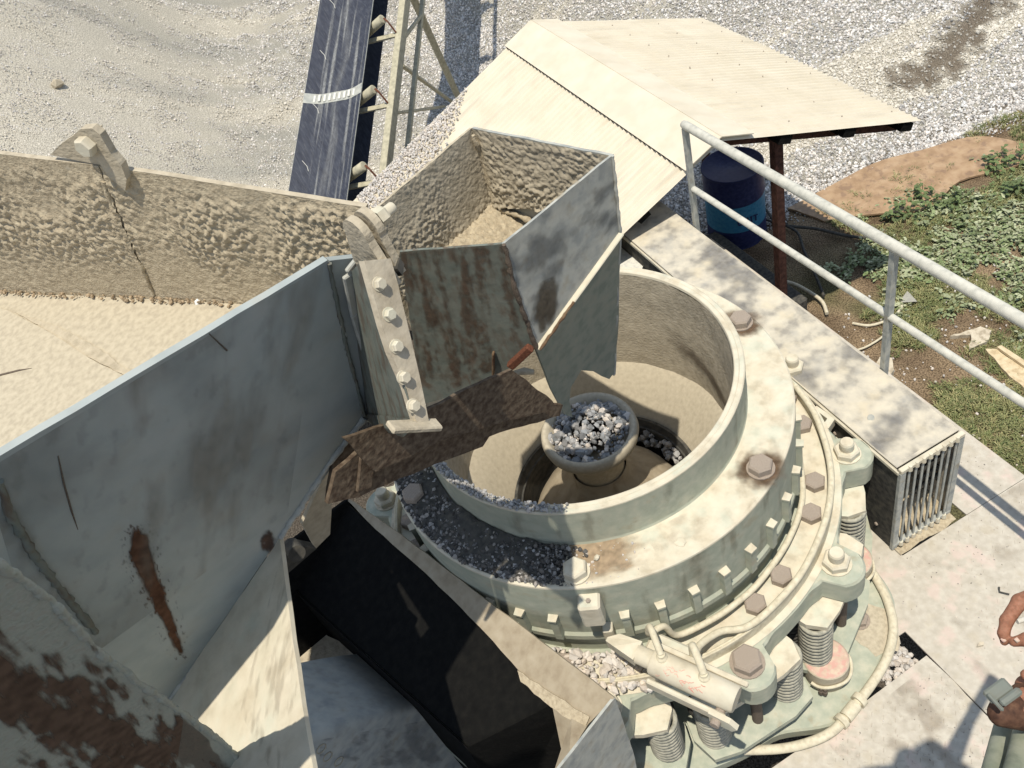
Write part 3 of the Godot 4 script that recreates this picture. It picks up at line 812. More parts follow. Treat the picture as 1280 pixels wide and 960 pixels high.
	prism(s, [Vector3(-0.026, -0.22, -0.01), Vector3(0.026, -0.22, -0.01), Vector3(0.022, -0.21, 0.042), Vector3(-0.022, -0.21, 0.042)], Vector3(0, 0.218, 0))
	s.generate_normals()
	var lug := s.commit()
	s = mb()
	prism(s, [Vector3(-0.031, 0.012, -0.01), Vector3(0.031, 0.012, -0.01), Vector3(0.024, 0.012, 0.05), Vector3(-0.024, 0.012, 0.05)], Vector3(0, 0.005, 0))
	s.generate_normals()
	var lug_dust := s.commit()
	for k in 40:
		var a := 49.0 + 9.0 * k
		if absf(wrapf(a - 119.5, -180, 180)) < 4.0: continue
		var t := put("tooth", lug, M.mint, o, radial(a, 1.258, -0.62))
		put("dust_cap", lug_dust, M.dust, t)
	# the locking block bolted over the teeth
	s = mb()
	box(s, radial(119.0, 1.30, -0.47), Vector3(0.12, 0.20, 0.11), 0.012)
	var lb := obj("locking_block", s, M.dust, o)
	put("bolt", hex_mesh(0.014, 0.012), M.bolt, lb, radial(119.0, 1.31, -0.369))
	s = mb()
	box(s, radial(117.0, 1.285, -0.76), Vector3(0.06, 0.12, 0.07), 0.008)
	obj("lock_stop", s, M.dust, o)
	# support ring with lobes over the springs
	var lobes := func(t: float) -> float:
		var d := deg_to_rad(30.0)
		var e: float = absf(wrapf(t, -d / 2, d / 2))
		var r := 1.535
		var c := 1.587; var q := 0.135
		var h := c * sin(e)
		if h < q: r = maxf(r, c * cos(e) + sqrt(q * q - h * h))
		return r + 0.03 * smoothstep(0.16, 0.08, e)
	s = mb(true)
	polar(s, lobes, 1.24, -1.24, -1.055, 360, 0.014)
	obj("support_ring", s, M.mint, o)
	s = mb(true)
	lathe(s, [Vector2(1.29, -1.06), Vector2(1.29, -1.03), Vector2(1.297, -1.022), Vector2(1.44, -1.022), Vector2(1.45, -1.03), Vector2(1.45, -1.056)], 160)
	obj("clamp_ring", s, M.dust, o)
	s = mb(true)
	lathe(s, [Vector2(1.452, -1.05), Vector2(1.456, -0.975), Vector2(1.462, -0.968), Vector2(1.468, -0.972), Vector2(1.475, -0.968), Vector2(1.482, -0.975), Vector2(1.486, -1.05)], 160)
	obj("dust_seal", s, M.hose, o)
	s = mb(true)
	lathe(s, [Vector2(1.53, -1.052), Vector2(1.528, -1.049), Vector2(1.486, -1.049)], 160)
	obj("ring_dust", s, M.dust, o)
	var mid := hex_mesh(0.068, 0.055)
	for k in 36:
		if k % 3 == 0: continue
		if k == 10 or k == 11: continue
		put("ring_bolt", mid, M.bolt, o, radial(10.0 * k, 1.371, -1.022).rotated_local(Vector3.UP, k * 1.3))
	s = mb(true)
	lathe(s, [Vector2(0.0, 0.04), Vector2(0.028, 0.036), Vector2(0.036, 0.02), Vector2(0.04, 0.0)], 16, 0, TAU, false)
	s.generate_normals()
	put("plug", s.commit(), M.dust, o, radial(99, 1.39, -1.022))
	# tie bolts, spring packs
	var nut := hex_mesh(0.082, 0.062, 1.1, 0.065)
	var plain_nut := hex_mesh(0.088, 0.07, 1.12)
	s = mb(true)
	var coil := []
	for k in 11 * 20 + 1:
		var a := TAU * k / 20.0
		coil.append(Vector3(cos(a) * 0.088, -0.46 * k / 220.0, sin(a) * 0.088))
	tube(s, coil, 0.0155, 6)
	s.generate_normals()
	var spring := s.commit()
	s = mb(true)
	tube(s, [Vector3.ZERO, Vector3(0, -0.62, 0)], 0.034, 14)
	s.generate_normals()
	var rod := s.commit()
	var outline := [Vector2(-0.37, -0.16), Vector2(-0.40, -0.04), Vector2(-0.36, 0.12), Vector2(-0.20, 0.16), Vector2(0.20, 0.16), Vector2(0.36, 0.12), Vector2(0.40, -0.04), Vector2(0.37, -0.16)]
	for k in 12:
		var a := 30.0 * k
		put("tie_bolt", plain_nut if k == 3 else nut, M.bolt if k == 3 else M.dust, o, radial(a, 1.587, -1.055).rotated_local(Vector3.UP, 0.2 + k))
		if k != 3: 
			s = mb(true)
			tube(s, [Vector3(0, 0.05, 0), Vector3(0, 0.118, 0), Vector3(0, 0.126, 0)], [0.041, 0.041, 0.03], 14)
			s.generate_normals()
			put("bolt_end", s.commit(), M.dark_bolt if k < 3 else M.dust, o, radial(a, 1.587, -1.055))
		s = mb(true)
		tube(s, [at_angle(a, 1.60, -1.30), at_angle(a, 1.60, -1.22)], [0.12, 0.128], 28)
		obj("boss", s, M.mint, o)
		if k > 6 and k < 12 and k != 7: continue
		for y in [-1.255, -1.745]:
			s = mb()
			var pts := []
			for p in outline:
				var f := radial(a, 1.575, y)
				pts.append(f * Vector3(p.x * (1.0 if y < -1.5 else 0.86), 0, p.y * (1.0 if y < -1.5 or p.y < 0 else 0.62)))
			prism(s, pts, Vector3(0, -0.045, 0))
			obj("spring_plate", s, M.mint if y < -1.5 else M.dust, o)
		for p in [[-9.6, 1.585], [9.6, 1.585], [-9.2, 1.40], [9.2, 1.40]]:
			put("spring", spring, M.spring_steel if p[1] > 1.5 else M.steel_dark, o, Transform3D(Basis(Vector3.UP, k * 2.0 + p[0]), at_angle(a + p[0], p[1], -1.29)))
		put("tie_rod", rod, M.dark_bolt, o, Transform3D(Basis(), at_angle(a, 1.63, -1.28)))
	# main frame and its foot
	s = mb(true)
	lathe(s, [Vector2(1.24, -1.0), Vector2(1.24, -1.3), Vector2(1.20, -1.34), Vector2(1.18, -1.9), Vector2(1.24, -1.945)], 120)
	obj("main_frame", s, M.mint, o)
	var foot := func(t: float) -> float:
		var e: float = absf(wrapf(t - deg_to_rad(62.0), -PI / 4, PI / 4))
		return 1.70 + 0.205 * (1.0 - smoothstep(deg_to_rad(12.0), deg_to_rad(27.0), e))
	s = mb(true)
	polar(s, foot, 1.2, -2.03, -1.94, 240, 0.014)
	obj("foot_flange", s, M.mint, o)
	put("foot_bolt", hex_mesh(0.062, 0.05, 1.2, 0.05), M.bolt, o, radial(54.5, 1.70, -1.94))
	put("foot_bolt", hex_mesh(0.062, 0.05, 1.2, 0.05), M.bolt, o, radial(124.0, 1.72, -1.94))
	s = mb()
	var patch := []
	for j in 22: patch.append(at_angle(55.5, 1.79, -1.9385) + Vector3(cos(j * TAU / 22) * 0.16, 0, sin(j * TAU / 22) * 0.2) * rng.randf_range(0.8, 1.1))
	prism(s, patch, Vector3(0, 0.001, 0))
	obj("mud_patch", s, M.sand, o)
	# the small bracket on the ring beside the duct
	s = mb()
	prism(s, [Vector3(1.43, -1.13, 0.56), Vector3(1.52, -1.13, 0.52), Vector3(1.50, -1.13, 0.36), Vector3(1.47, -1.13, 0.36), Vector3(1.48, -1.13, 0.49), Vector3(1.41, -1.13, 0.52)], Vector3(0, 0.07, 0))
	obj("bracket", s, M.dust, o)

func jack(a: float, r: float, label: String) -> void:
	var p := at_angle(a, r, -1.94)
	var o := thing("hydraulic_jack", label, "jack", p, "pink-topped clearing jacks on the crusher foot")
	var s := mb(true)
	lathe(s, [Vector2(0.132, 0.0), Vector2(0.132, 0.07), Vector2(0.14, 0.075), Vector2(0.14, 0.20), Vector2(0.134, 0.206)], 40)
	s.generate_normals()
	put("cylinder", s.commit(), M.sand, o, Transform3D(Basis(), p))
	s = mb(true)
	lathe(s, [Vector2(0.134, 0.206), Vector2(0.126, 0.212), Vector2(0.0, 0.212)], 40)
	s.generate_normals()
	put("top", s.commit(), M.pink, o, Transform3D(Basis(), p))
	s = mb(true)
	var loop := []
	for k in 25:
		var t := deg_to_rad(a - 78.0 + k * 7.2)
		loop.append(p + Vector3(cos(t) * 0.152, 0.115 + 0.012 * sin(k * 0.5), sin(t) * 0.152))
	tube(s, curve(loop, 2), 0.011, 8)
	obj("oil_pipe", s, M.hose, o)
	s = mb()
	for d in [0.0, 0.045]:
		var q := p + Vector3(cos(deg_to_rad(a + 62 + d * 200)) * 0.158, 0.05, sin(deg_to_rad(a + 62 + d * 200)) * 0.158)
		box(s, Transform3D(Basis(Vector3.UP, 0.4), q), Vector3(0.028, 0.05, 0.028), 0.006)
		box(s, Transform3D(Basis(Vector3.UP, 1.1), q + Vector3(0, 0.04, 0)), Vector3(0.02, 0.03, 0.02), 0.005)
	obj("valve", s, M.dark_bolt, o)

func ram_and_hoses() -> void:
	jack(69.5, 1.655, "round jack with pink top under the front spring plate")
	jack(43.0, 1.60, "pink-topped jack half hidden behind the right spring pack")
	# adjusting ram lying across the ring
	var a: Vector3 = Vector3(-0.627, -0.700, 1.216); var b: Vector3 = Vector3(-0.236, -0.740, 1.840)
	var d := (b - a).normalized()
	var up := Vector3.UP
	var side := d.cross(up).normalized()    # towards the crusher when negative
	var o := thing("adjusting_ram", "dusty hydraulic ram with pointed pawl and red chalk scribbles", "hydraulic ram", (a + b) * 0.5)
	var l := (b - a).length()
	var f := Transform3D(Basis(d, up, d.cross(up)), a)
	var s := mb()
	prism(s, [f * Vector3(0.0, 0.012, -0.012), f * Vector3(0.06, 0.035, -0.05), f * Vector3(0.19, 0.04, -0.06), f * Vector3(0.19, 0.04, 0.055), f * Vector3(0.06, 0.035, 0.03), f * Vector3(0.0, 0.012, 0.012)], Vector3(0, -0.075, 0))
	obj("pawl", s, M.dust, o)
	s = mb(true)
	tube(s, [f * Vector3(0.18, 0, 0), f * Vector3(0.30, 0, 0)], 0.052, 24)
	obj("gland", s, M.dust, o)
	s = mb(true)
	tube(s, [f * Vector3(0.27, -0.005, 0), f * Vector3(0.28, -0.005, 0), f * Vector3(l - 0.01, -0.01, 0), f * Vector3(l, -0.01, 0)], [0.066, 0.074, 0.074, 0.068], 36)
	var barrel := obj("barrel", s, M.dust, o)
	for k in 26:
		s = mb(true)
		var ang := rng.randf_range(-0.6, 0.5) + 1.0
		var x := 0.34 + k * 0.009 + rng.randf_range(-0.02, 0.02)
		var q := []
		for j in 3:
			ang += rng.randf_range(-0.2, 0.2)
			q.append(f * Vector3(x + j * 0.012, -0.007 + sin(ang) * 0.0735, cos(ang) * 0.0735))
		tube(s, q, 0.0022, 4)
		obj("chalk_mark", s, M.red_chalk, o)
	s = mb()
	bar(s, f * Vector3(0.28, -0.045, 0.105), f * Vector3(l - 0.02, -0.05, 0.105), 0.03, 0.08, d.cross(up), 0.008)
	obj("guide_bar", s, M.dust, o)
	s = mb()
	bar(s, f * Vector3(0.28, 0.02, -0.085), f * Vector3(l + 0.03, 0.02, -0.085), 0.03, 0.03, d.cross(up), 0.006)
	obj("tie_bar", s, M.dust, o)
	s = mb(true)
	tube(s, [f * Vector3(l - 0.06, -0.05, 0.06), f * Vector3(l - 0.06, -0.05, 0.16)], 0.026, 14)
	obj("pivot_pin", s, M.bolt, o)
	s = mb()
	prism(s, [f * Vector3(l - 0.10, 0.0, 0.13), f * Vector3(l + 0.01, -0.01, 0.13), f * Vector3(l + 0.05, -0.05, 0.13), f * Vector3(l + 0.02, -0.10, 0.13), f * Vector3(l - 0.10, -0.10, 0.13)], d.cross(up) * -0.03)
	obj("end_lug", s, M.dust, o)
	for x in [0.33, 0.565]:
		s = mb(true)
		tube(s, [f * Vector3(x, 0.06, -0.01), f * Vector3(x, 0.078, -0.012), f * Vector3(x, 0.08, -0.012), f * Vector3(x, 0.105, -0.012)], [0.03, 0.03, 0.021, 0.021], 14)
		obj("fitting", s, M.hose, o)
	s = mb()
	box(s, Transform3D(f.basis, f * Vector3(0.3, -0.13, -0.12)), Vector3(0.26, 0.08, 0.16), 0.015)
	obj("ram_seat", s, M.dust, o)
	# hoses
	var ring := func(deg, r, y): return at_angle(deg, r, y)
	s = mb(true)
	tube(s, curve([f * Vector3(0.33, 0.1, -0.012), f * Vector3(0.29, 0.125, -0.05), f * Vector3(0.22, 0.12, -0.12), Vector3(-0.411, -0.720, 1.303), Vector3(-0.316, -0.760, 1.292), ring.call(101, 1.335, -0.90), ring.call(92, 1.325, -0.93), ring.call(84, 1.315, -0.95), ring.call(75, 1.31, -0.96), ring.call(60, 1.305, -0.97), ring.call(45, 1.305, -0.985), ring.call(25, 1.305, -0.985)], 8), 0.019, 10)
	tag(obj(numbered("hose"), s, M.hose, self), "dusty hose from the ram's front fitting running under the ring teeth", "hose")
	s = mb(true)
	tube(s, curve([f * Vector3(0.565, 0.1, -0.012), f * Vector3(0.53, 0.125, -0.05), f * Vector3(0.46, 0.12, -0.12), Vector3(-0.281, -0.800, 1.531), Vector3(-0.204, -0.860, 1.448), Vector3(-0.047, -0.920, 1.414), ring.call(86, 1.462, -0.95), ring.call(78, 1.466, -0.955), ring.call(66, 1.466, -0.957), ring.call(50, 1.466, -0.957), ring.call(36, 1.466, -0.957), ring.call(20, 1.466, -0.957), ring.call(8, 1.466, -0.957)], 8), 0.021, 10)
	tag(obj(numbered("hose"), s, M.hose, self), "dusty hose from the ram's rear fitting along the crusher's ring", "hose")
	s = mb(true)
	tube(s, curve([Vector3(1.295, -1.900, 1.117), Vector3(1.276, -1.915, 1.229), Vector3(1.219, -1.915, 1.394), Vector3(1.117, -1.915, 1.554), Vector3(0.957, -1.915, 1.679), Vector3(0.771, -1.915, 1.759), Vector3(0.552, -1.915, 1.824), Vector3(0.370, -1.915, 1.867), Vector3(0.205, -1.915, 1.849), Vector3(0.033, -1.915, 1.788), Vector3(-0.153, -1.925, 1.679)], 8), 0.03, 12)
	var h := obj(numbered("hose"), s, M.hose, self)
	tag(h, "thick dusty hose curving round the crusher foot on the deck", "hose")
	s = mb(true)
	tube(s, [Vector3(0.585, -1.915, 1.815), Vector3(0.552, -1.915, 1.824), Vector3(0.480, -1.915, 1.844)], 0.042, 16)
	obj("coupling", s, M.hose, h)
	s = mb(true)
	tube(s, [Vector3(0.643, -1.915, 1.799), Vector3(0.603, -1.915, 1.809)], 0.048, 16)
	tube(s, [Vector3(0.466, -1.915, 1.846), Vector3(0.430, -1.915, 1.853)], 0.048, 16)
	obj("clamp", s, M.hose, h)

# ---------------------------------------------------------------- duct and railing
func duct() -> void:
	var o := thing("belt_guard", "long box-shaped steel guard with dusty lid and barred end", "guard", Vector3(1.78, -1.95, -0.7))
	var x0 := 1.525; var x1 := 2.03; var z0 := -2.56; var z1 := 1.094; var y := -1.04
	var s := mb()
	box(s, Transform3D(Basis(), Vector3((x0 + x1) / 2, y - 0.006, (z0 + z1 - 0.03) / 2)), Vector3(x1 - x0 - 0.006, 0.012, z1 - z0 - 0.03), 0.003)
	obj("lid", s, M.cover, o)
	s = mb()
	bar(s, Vector3(x0 - 0.008, y - 0.03, z0), Vector3(x0 - 0.008, y - 0.03, z1), 0.012, 0.03)
	bar(s, Vector3(x0 + 0.0, y - 0.022, z0), Vector3(x0 + 0.0, y - 0.022, z1 - 0.02), 0.006, 0.014)
	obj("lid_lip", s, M.dust, o)
	s = mb()
	bar(s, Vector3(x0 + 0.006, -1.49, z0), Vector3(x0 + 0.006, -1.49, z1), 0.01, 0.87)
	var side := obj("side_panel", s, M.steel_dark, o)
	s = mb()
	bar(s, Vector3(x1 - 0.006, -1.49, z0), Vector3(x1 - 0.006, -1.49, z1 - 0.01), 0.01, 0.86)
	obj("side_panel", s, M.cover, o)
	s = mb()
	bar(s, Vector3(x0 + 0.01, -1.49, z0 + 0.005), Vector3(x1 - 0.01, -1.49, z0 + 0.005), 0.87, 0.008, Vector3.UP)
	obj("end_panel", s, M.bright_grey, o)
	for p in [Vector3(x0 - 0.002, -1.30, 0.80), Vector3(x0 - 0.002, -1.60, 0.72), Vector3(x0 - 0.002, -1.22, 0.52), Vector3(x0 - 0.002, -1.80, 0.95)]:
		put("bolt", hex_mesh(0.014, 0.012), M.bolt, o, frame(p, Vector3.LEFT))
	# barred end
	for e in [[Vector3(x0 + 0.02, -1.95, z1), Vector3(x0 + 0.02, y - 0.03, z1), 0.045], [Vector3(x1 - 0.02, -1.95, z1), Vector3(x1 - 0.02, y - 0.03, z1), 0.045]]:
		s = mb()
		bar(s, e[0], e[1], e[2], 0.03)
		obj("frame_bar", s, M.bright_grey, o)
	s = mb()
	bar(s, Vector3(x0, y - 0.012, z1), Vector3(x1, y - 0.012, z1), 0.034, 0.034, Vector3.UP)
	obj("frame_bar", s, M.dust, o)
	s = mb()
	bar(s, Vector3(x0, -1.90, z1), Vector3(x1, -1.90, z1), 0.034, 0.034, Vector3.UP)
	obj("frame_bar", s, M.bright_grey, o)
	for k in 8:
		var x := x0 + 0.068 + k * 0.0535
		s = mb(true)
		tube(s, [Vector3(x, -1.93, z1 + 0.012), Vector3(x, y + 0.004, z1 + 0.012)], 0.0085, 8)
		obj("grille_bar", s, M.bright_grey, o)
		s = mb(true)
		tube(s, [Vector3(x, y - 0.03, z1 + 0.014), Vector3(x, y + 0.01, z1 + 0.014)], [0.017, 0.012], 8)
		tube(s, [Vector3(x, -1.925, z1 + 0.016), Vector3(x, -1.885, z1 + 0.016)], [0.018, 0.014], 8)
		obj("weld", s, M.dust, o)
	# dark pulley guard and the spilled stone inside
	s = mb()
	for k in 5: bar(s, Vector3(x0 + 0.28, -1.2 - k * 0.1, 0.98), Vector3(x1 - 0.03, -1.2 - k * 0.1, 0.98), 0.05, 0.02, Vector3.UP)
	for k in 4: bar(s, Vector3(x0 + 0.3 + k * 0.06, -1.12, 0.985), Vector3(x0 + 0.3 + k * 0.06, -1.66, 0.985), 0.02, 0.02)
	obj("inner_grating", s, M.steel_dark, o)
	s = mb()
	box(s, Transform3D(Basis(Vector3.UP, 0.0), Vector3(1.68, -1.5, 0.6)), Vector3(0.2, 0.7, 0.3), 0.02)
	obj("inner_baffle", s, M.pit_black, o)
	s = mb(true)
	for i in 12:
		for j in 10:
			var q := func(a, b): var x: float = 1.54 + a * 0.04; var z: float = 0.62 + b * 0.055; return Vector3(x, -1.93 + 0.22 * smoothstep(1.1, 0.6, z) + lumps.get_noise_2d(x * 90, z * 90) * 0.05, z)
			quad(s, q.call(i, j), q.call(i, j + 1), q.call(i + 1, j + 1), q.call(i + 1, j))
	struct("spilled_grit", s, M.caked, "brown grit heaped on the floor behind the barred end", "stuff")
	stain("smudge", o, patch(Vector3(x0 + 0.01, y + 0.003, z0), Vector3(x1 - 0.01, y + 0.003, z0), Vector3(x1 - 0.01, y + 0.003, z1 - 0.05), Vector3(x0 + 0.01, y + 0.003, z1 - 0.05)), func(u, v): return smoothstep(0.50, 0.72, grain(Vector3(u * 0.5, 0, v * 3.2), 36.0) + 0.10 * grain(Vector3(u, 0, v * 7.0), 130.0) - 0.05) * 0.5, Color(0.23, 0.23, 0.235), 50, 260)
	# a flat washer left lying on the lid
	s = mb(true)
	tube(s, [Vector3(1.683, -1.037, 0.667), Vector3(1.678, -1.028, 0.673)], 0.022, 16)
	tag(obj(numbered("washer"), s, M.bright_grey, self), "small grey disc lying on the guard's dusty lid", "washer")
	# pale machine panel showing between chute and guard
	s = mb()
	prism(s, [Vector3(1.569, -1.250, -2.471), Vector3(1.615, -1.250, -2.263), Vector3(1.578, -1.250, -1.988), Vector3(1.434, -1.250, -1.842), Vector3(1.224, -1.250, -2.041)], Vector3(0, -0.5, 0))
	tag(obj(numbered("motor_cover"), s, M.white_dust, self), "pale cover plate glimpsed between the chute and the long guard", "cover")

func railing() -> void:
	var o := thing("railing", "grey-white pipe railing with two rails along the guard", "railing", Vector3(2.06, -1.04, 0.4))
	var top := func(z): return Vector3(2.06, 0.008 + 0.034 * z, z)
	var low := func(z): return Vector3(2.06, -0.572 + 0.045 * z, z)
	var s := mb(true)
	tube(s, [top.call(-1.875), top.call(-1.87), top.call(-1.84), top.call(0.4), top.call(2.1), top.call(2.11)], [0.016, 0.03, 0.036, 0.036, 0.036, 0.02], 18)
	obj("top_rail", s, M.pipe, o)
	for zz in [[-1.83, 0.365], [0.395, 2.08]]:
		s = mb(true)
		tube(s, [low.call(zz[0]), low.call(zz[1])], 0.027, 14)
		obj("middle_rail", s, M.pipe, o)
	for z in [-1.85, 0.38, 2.08]:
		s = mb()
		var h: Vector3 = top.call(z)
		bar(s, Vector3(2.055, -1.5, z), h - Vector3(0, 0.03, 0), 0.045, 0.045)
		obj("post", s, M.bright_grey, o)
		s = mb()
		bar(s, Vector3(2.04, -1.42, z), Vector3(2.04, -1.12, z), 0.02, 0.11)
		obj("bracket", s, M.cover, o)

# ---------------------------------------------------------------- shed and drum
func shed() -> void:
	var o := thing("shed", "low open shed with cream corrugated metal gable roof", "shed", Vector3(2.5, -3.67, -3.8))
	var za := -2.03; var zb := -5.61
	var r := [Vector2(2.5, -0.484), Vector2(4.73, -1.369), Vector2(-0.21, -1.511)]
	var pitch := 0.08
	for side in [1, 2]:
		var s := mb(true)
		var n := int((za - zb) / pitch) * 6
		var rows := 10
		var pt := func(i, j):
			var z: float = zb + (za - zb) * i / n
			var t: float = float(j) / rows
			var b: Vector2 = r[0].lerp(r[side], 0.004 + 0.996 * t)
			var wob := 0.016 * sin(TAU * (z - zb) / pitch) + 0.008 * lumps.get_noise_2d(z * 12.0, t * 30.0)
			var long := 0.02 * sin(z * 80.0) * t if side == 1 else 0.0
			return Vector3(b.x + long, b.y + wob, z)
		for i in n:
			for j in rows:
				quad(s, pt.call(i, j), pt.call(i + 1, j), pt.call(i + 1, j + 1), pt.call(i, j + 1))
		var sheet := obj("roof_sheet", s, M.roof, o)
		# roofing screws in rows
		var sm := mb()
		tube(sm, [Vector3.ZERO, Vector3(0, 0.012, 0)], [0.008, 0.004], 6)
		sm.generate_normals()
		var screw := sm.commit()
		if side == 1:
			for j in 4:
				for i in 9:
					var z := zb + 0.24 + i * 0.39
					var b: Vector2 = r[0].lerp(r[1], 0.12 + j * 0.27)
					put("roof_screw", screw, M.bolt, sheet, Transform3D(Basis(), Vector3(b.x, b.y + 0.01, z)))
	for side in [1, 2]:
		stain("dirt_streak", o, func(u, v):
			var b: Vector2 = r[0].lerp(r[side], lerpf(0.12, 0.99, v))
			return Vector3(b.x, b.y + 0.0185, lerpf(zb + 0.03, za - 0.03, u)), func(u, v): return 0.20 * smoothstep(0.6, 0.76, grain(Vector3(u * 9.0, v * 0.7, side), 70.0)) * grain(Vector3(u, v, 5), 30.0) + 0.05 * grain(Vector3(u * 30.0, v * 0.3, 2), 60.0), Color(0.44, 0.40, 0.33), 260, 40)
	# ridge cap: a folded strip standing a little off the left sheet, the shaded gaps along its edge put in as black blocks
	var s := mb()
	prism(s, [Vector3(2.5, -0.458, za + 0.01), Vector3(2.5, -0.458, zb - 0.01), Vector3(2.82, -0.583, zb - 0.01), Vector3(2.82, -0.583, za + 0.01)], Vector3(0.004, 0.008, 0))
	prism(s, [Vector3(2.5, -0.458, za + 0.01), Vector3(2.5, -0.458, zb - 0.01), Vector3(2.12, -0.60, zb - 0.01), Vector3(2.12, -0.60, za + 0.01)], Vector3(-0.004, 0.008, 0))
	obj("ridge_cap", s, M.roof, o)
	s = mb()
	for k in 44: box(s, Transform3D(Basis(Vector3.FORWARD, -0.36), Vector3(2.124, -0.612, zb + 0.035 + k * pitch)), Vector3(0.01, 0.018, 0.036), 0.002)
	var gaps := obj("painted_ridge_gaps", s, M.pit_black, o)
	gaps.set_meta("kind", "stuff")
	# rafters, purlins, posts
	for z in [za - 0.22, zb + 0.1]:
		for side in [1, 2]:
			s = mb()
			var a := Vector3(2.5, -0.60, z); var b := Vector3(r[side].x * 0.98, r[side].y - 0.11, z)
			bar(s, a, b, 0.06, 0.08, Vector3.BACK)
			obj("rafter", s, M.post_red, o)
	for t in [0.30, 0.62, 0.93]:
		s = mb()
		var b: Vector2 = r[0].lerp(r[1], t)
		bar(s, Vector3(b.x, b.y - 0.075, za - 0.01), Vector3(b.x, b.y - 0.075, zb), 0.14, 0.08, Vector3(0.93, -0.37, 0))
		obj("purlin", s, M.pit_black, o)
	for t in [0.3, 0.62, 0.93]:
		s = mb()
		var b: Vector2 = r[0].lerp(r[2], t)
		bar(s, Vector3(b.x, b.y - 0.075, za - 0.03), Vector3(b.x, b.y - 0.075, zb), 0.12, 0.07, Vector3(0.93, 0.37, 0))
		obj("purlin", s, M.pit_black, o)
	for p in [Vector3(3.153, 0, -2.16), Vector3(4.45, 0, -5.41), Vector3(0.085, 0, -5.41), Vector3(0.557, 0, -2.22)]:
		s = mb()
		var b: Vector2 = r[0].lerp(r[1], (p.x - 2.5) / 2.23) if p.x > 2.5 else r[0].lerp(r[2], (2.5 - p.x) / 2.71)
		bar(s, Vector3(p.x, -3.72, p.z), Vector3(p.x, b.y - 0.05, p.z), 0.09, 0.09)
		obj("post", s, M.post_red, o)
	# floor of the shed, a raised dark slab and crate
	s = mb()
	box(s, Transform3D(Basis(), Vector3(3.29, -3.56, -3.4)), Vector3(1.0, 0.28, 1.77), 0.02)
	tag(obj(numbered("machine_bed"), s, M.steel_dark, self), "low dark steel bed on the shaded floor in front of the drum", "machine bed")
	s = mb(true)
	tube(s, [Vector3(2.976, -3.27, -3.81), Vector3(2.976, -3.27, -2.99)], 0.165, 18)
	tube(s, [Vector3(2.976, -3.27, -2.99), Vector3(2.976, -3.27, -2.69)], 0.06, 12)
	tag(obj(numbered("electric_motor"), s, M.steel_dark, self), "small dark motor on the steel bed under the shed", "motor")
	# oil drum
	var c := Vector3(4.12, -3.67, -4.31)
	o = thing("oil_drum", "navy and light blue oil drum under the shed roof", "drum", c)
	var h := 1.06; var q := 0.372
	for e in [["lower_band", 0.0, 0.28, M.navy], ["middle_band", 0.28, 0.66, M.drum_blue], ["upper_band", 0.66, h, M.navy]]:
		s = mb(true)
		var pr := []
		if e[1] == 0.0: pr.append_array([Vector2(q + 0.008, 0.0), Vector2(q + 0.008, 0.02)])
		for k in 9:
			var y: float = lerpf(e[1], e[2], k / 8.0)
			var bulge := 0.012 * maxf(0.0, 1.0 - absf(y - 0.35) / 0.02) + 0.012 * maxf(0.0, 1.0 - absf(y - 0.71) / 0.02)
			pr.append(Vector2(q + bulge, minf(y, h - 0.02)))
		if e[2] == h: pr.append_array([Vector2(q + 0.01, h - 0.01), Vector2(q + 0.01, h), Vector2(q - 0.01, h), Vector2(q - 0.012, h - 0.02), Vector2(0, h - 0.02)])
		lathe(s, pr, 48, 0, TAU, false)
		s.generate_normals()
		put(e[0], s.commit(), e[3], o, Transform3D(Basis(), c))
	s = mb(true)
	tube(s, [c + Vector3(0.16, h - 0.02, 0.1), c + Vector3(0.16, h + 0.01, 0.1)], 0.035, 14)
	obj("bung", s, M.steel_dark, o)
	var tm := TextMesh.new()
	tm.text = "CUIT"
	tm.font_size = 16; tm.pixel_size = 0.0075; tm.depth = 0.004
	var sf := SystemFont.new(); sf.font_names = ["Droid Sans"]; sf.font_weight = 700
	tm.font = sf
	var face := Vector3(-0.40, 0, 0.916)
	put("lettering", tm, M.navy, o, frame(c + Vector3(0.0, 0.44, 0) + Vector3(-0.22, 0, 0.97).normalized() * (q + 0.003), Vector3.UP, Vector3(0.975, 0, 0.22)))

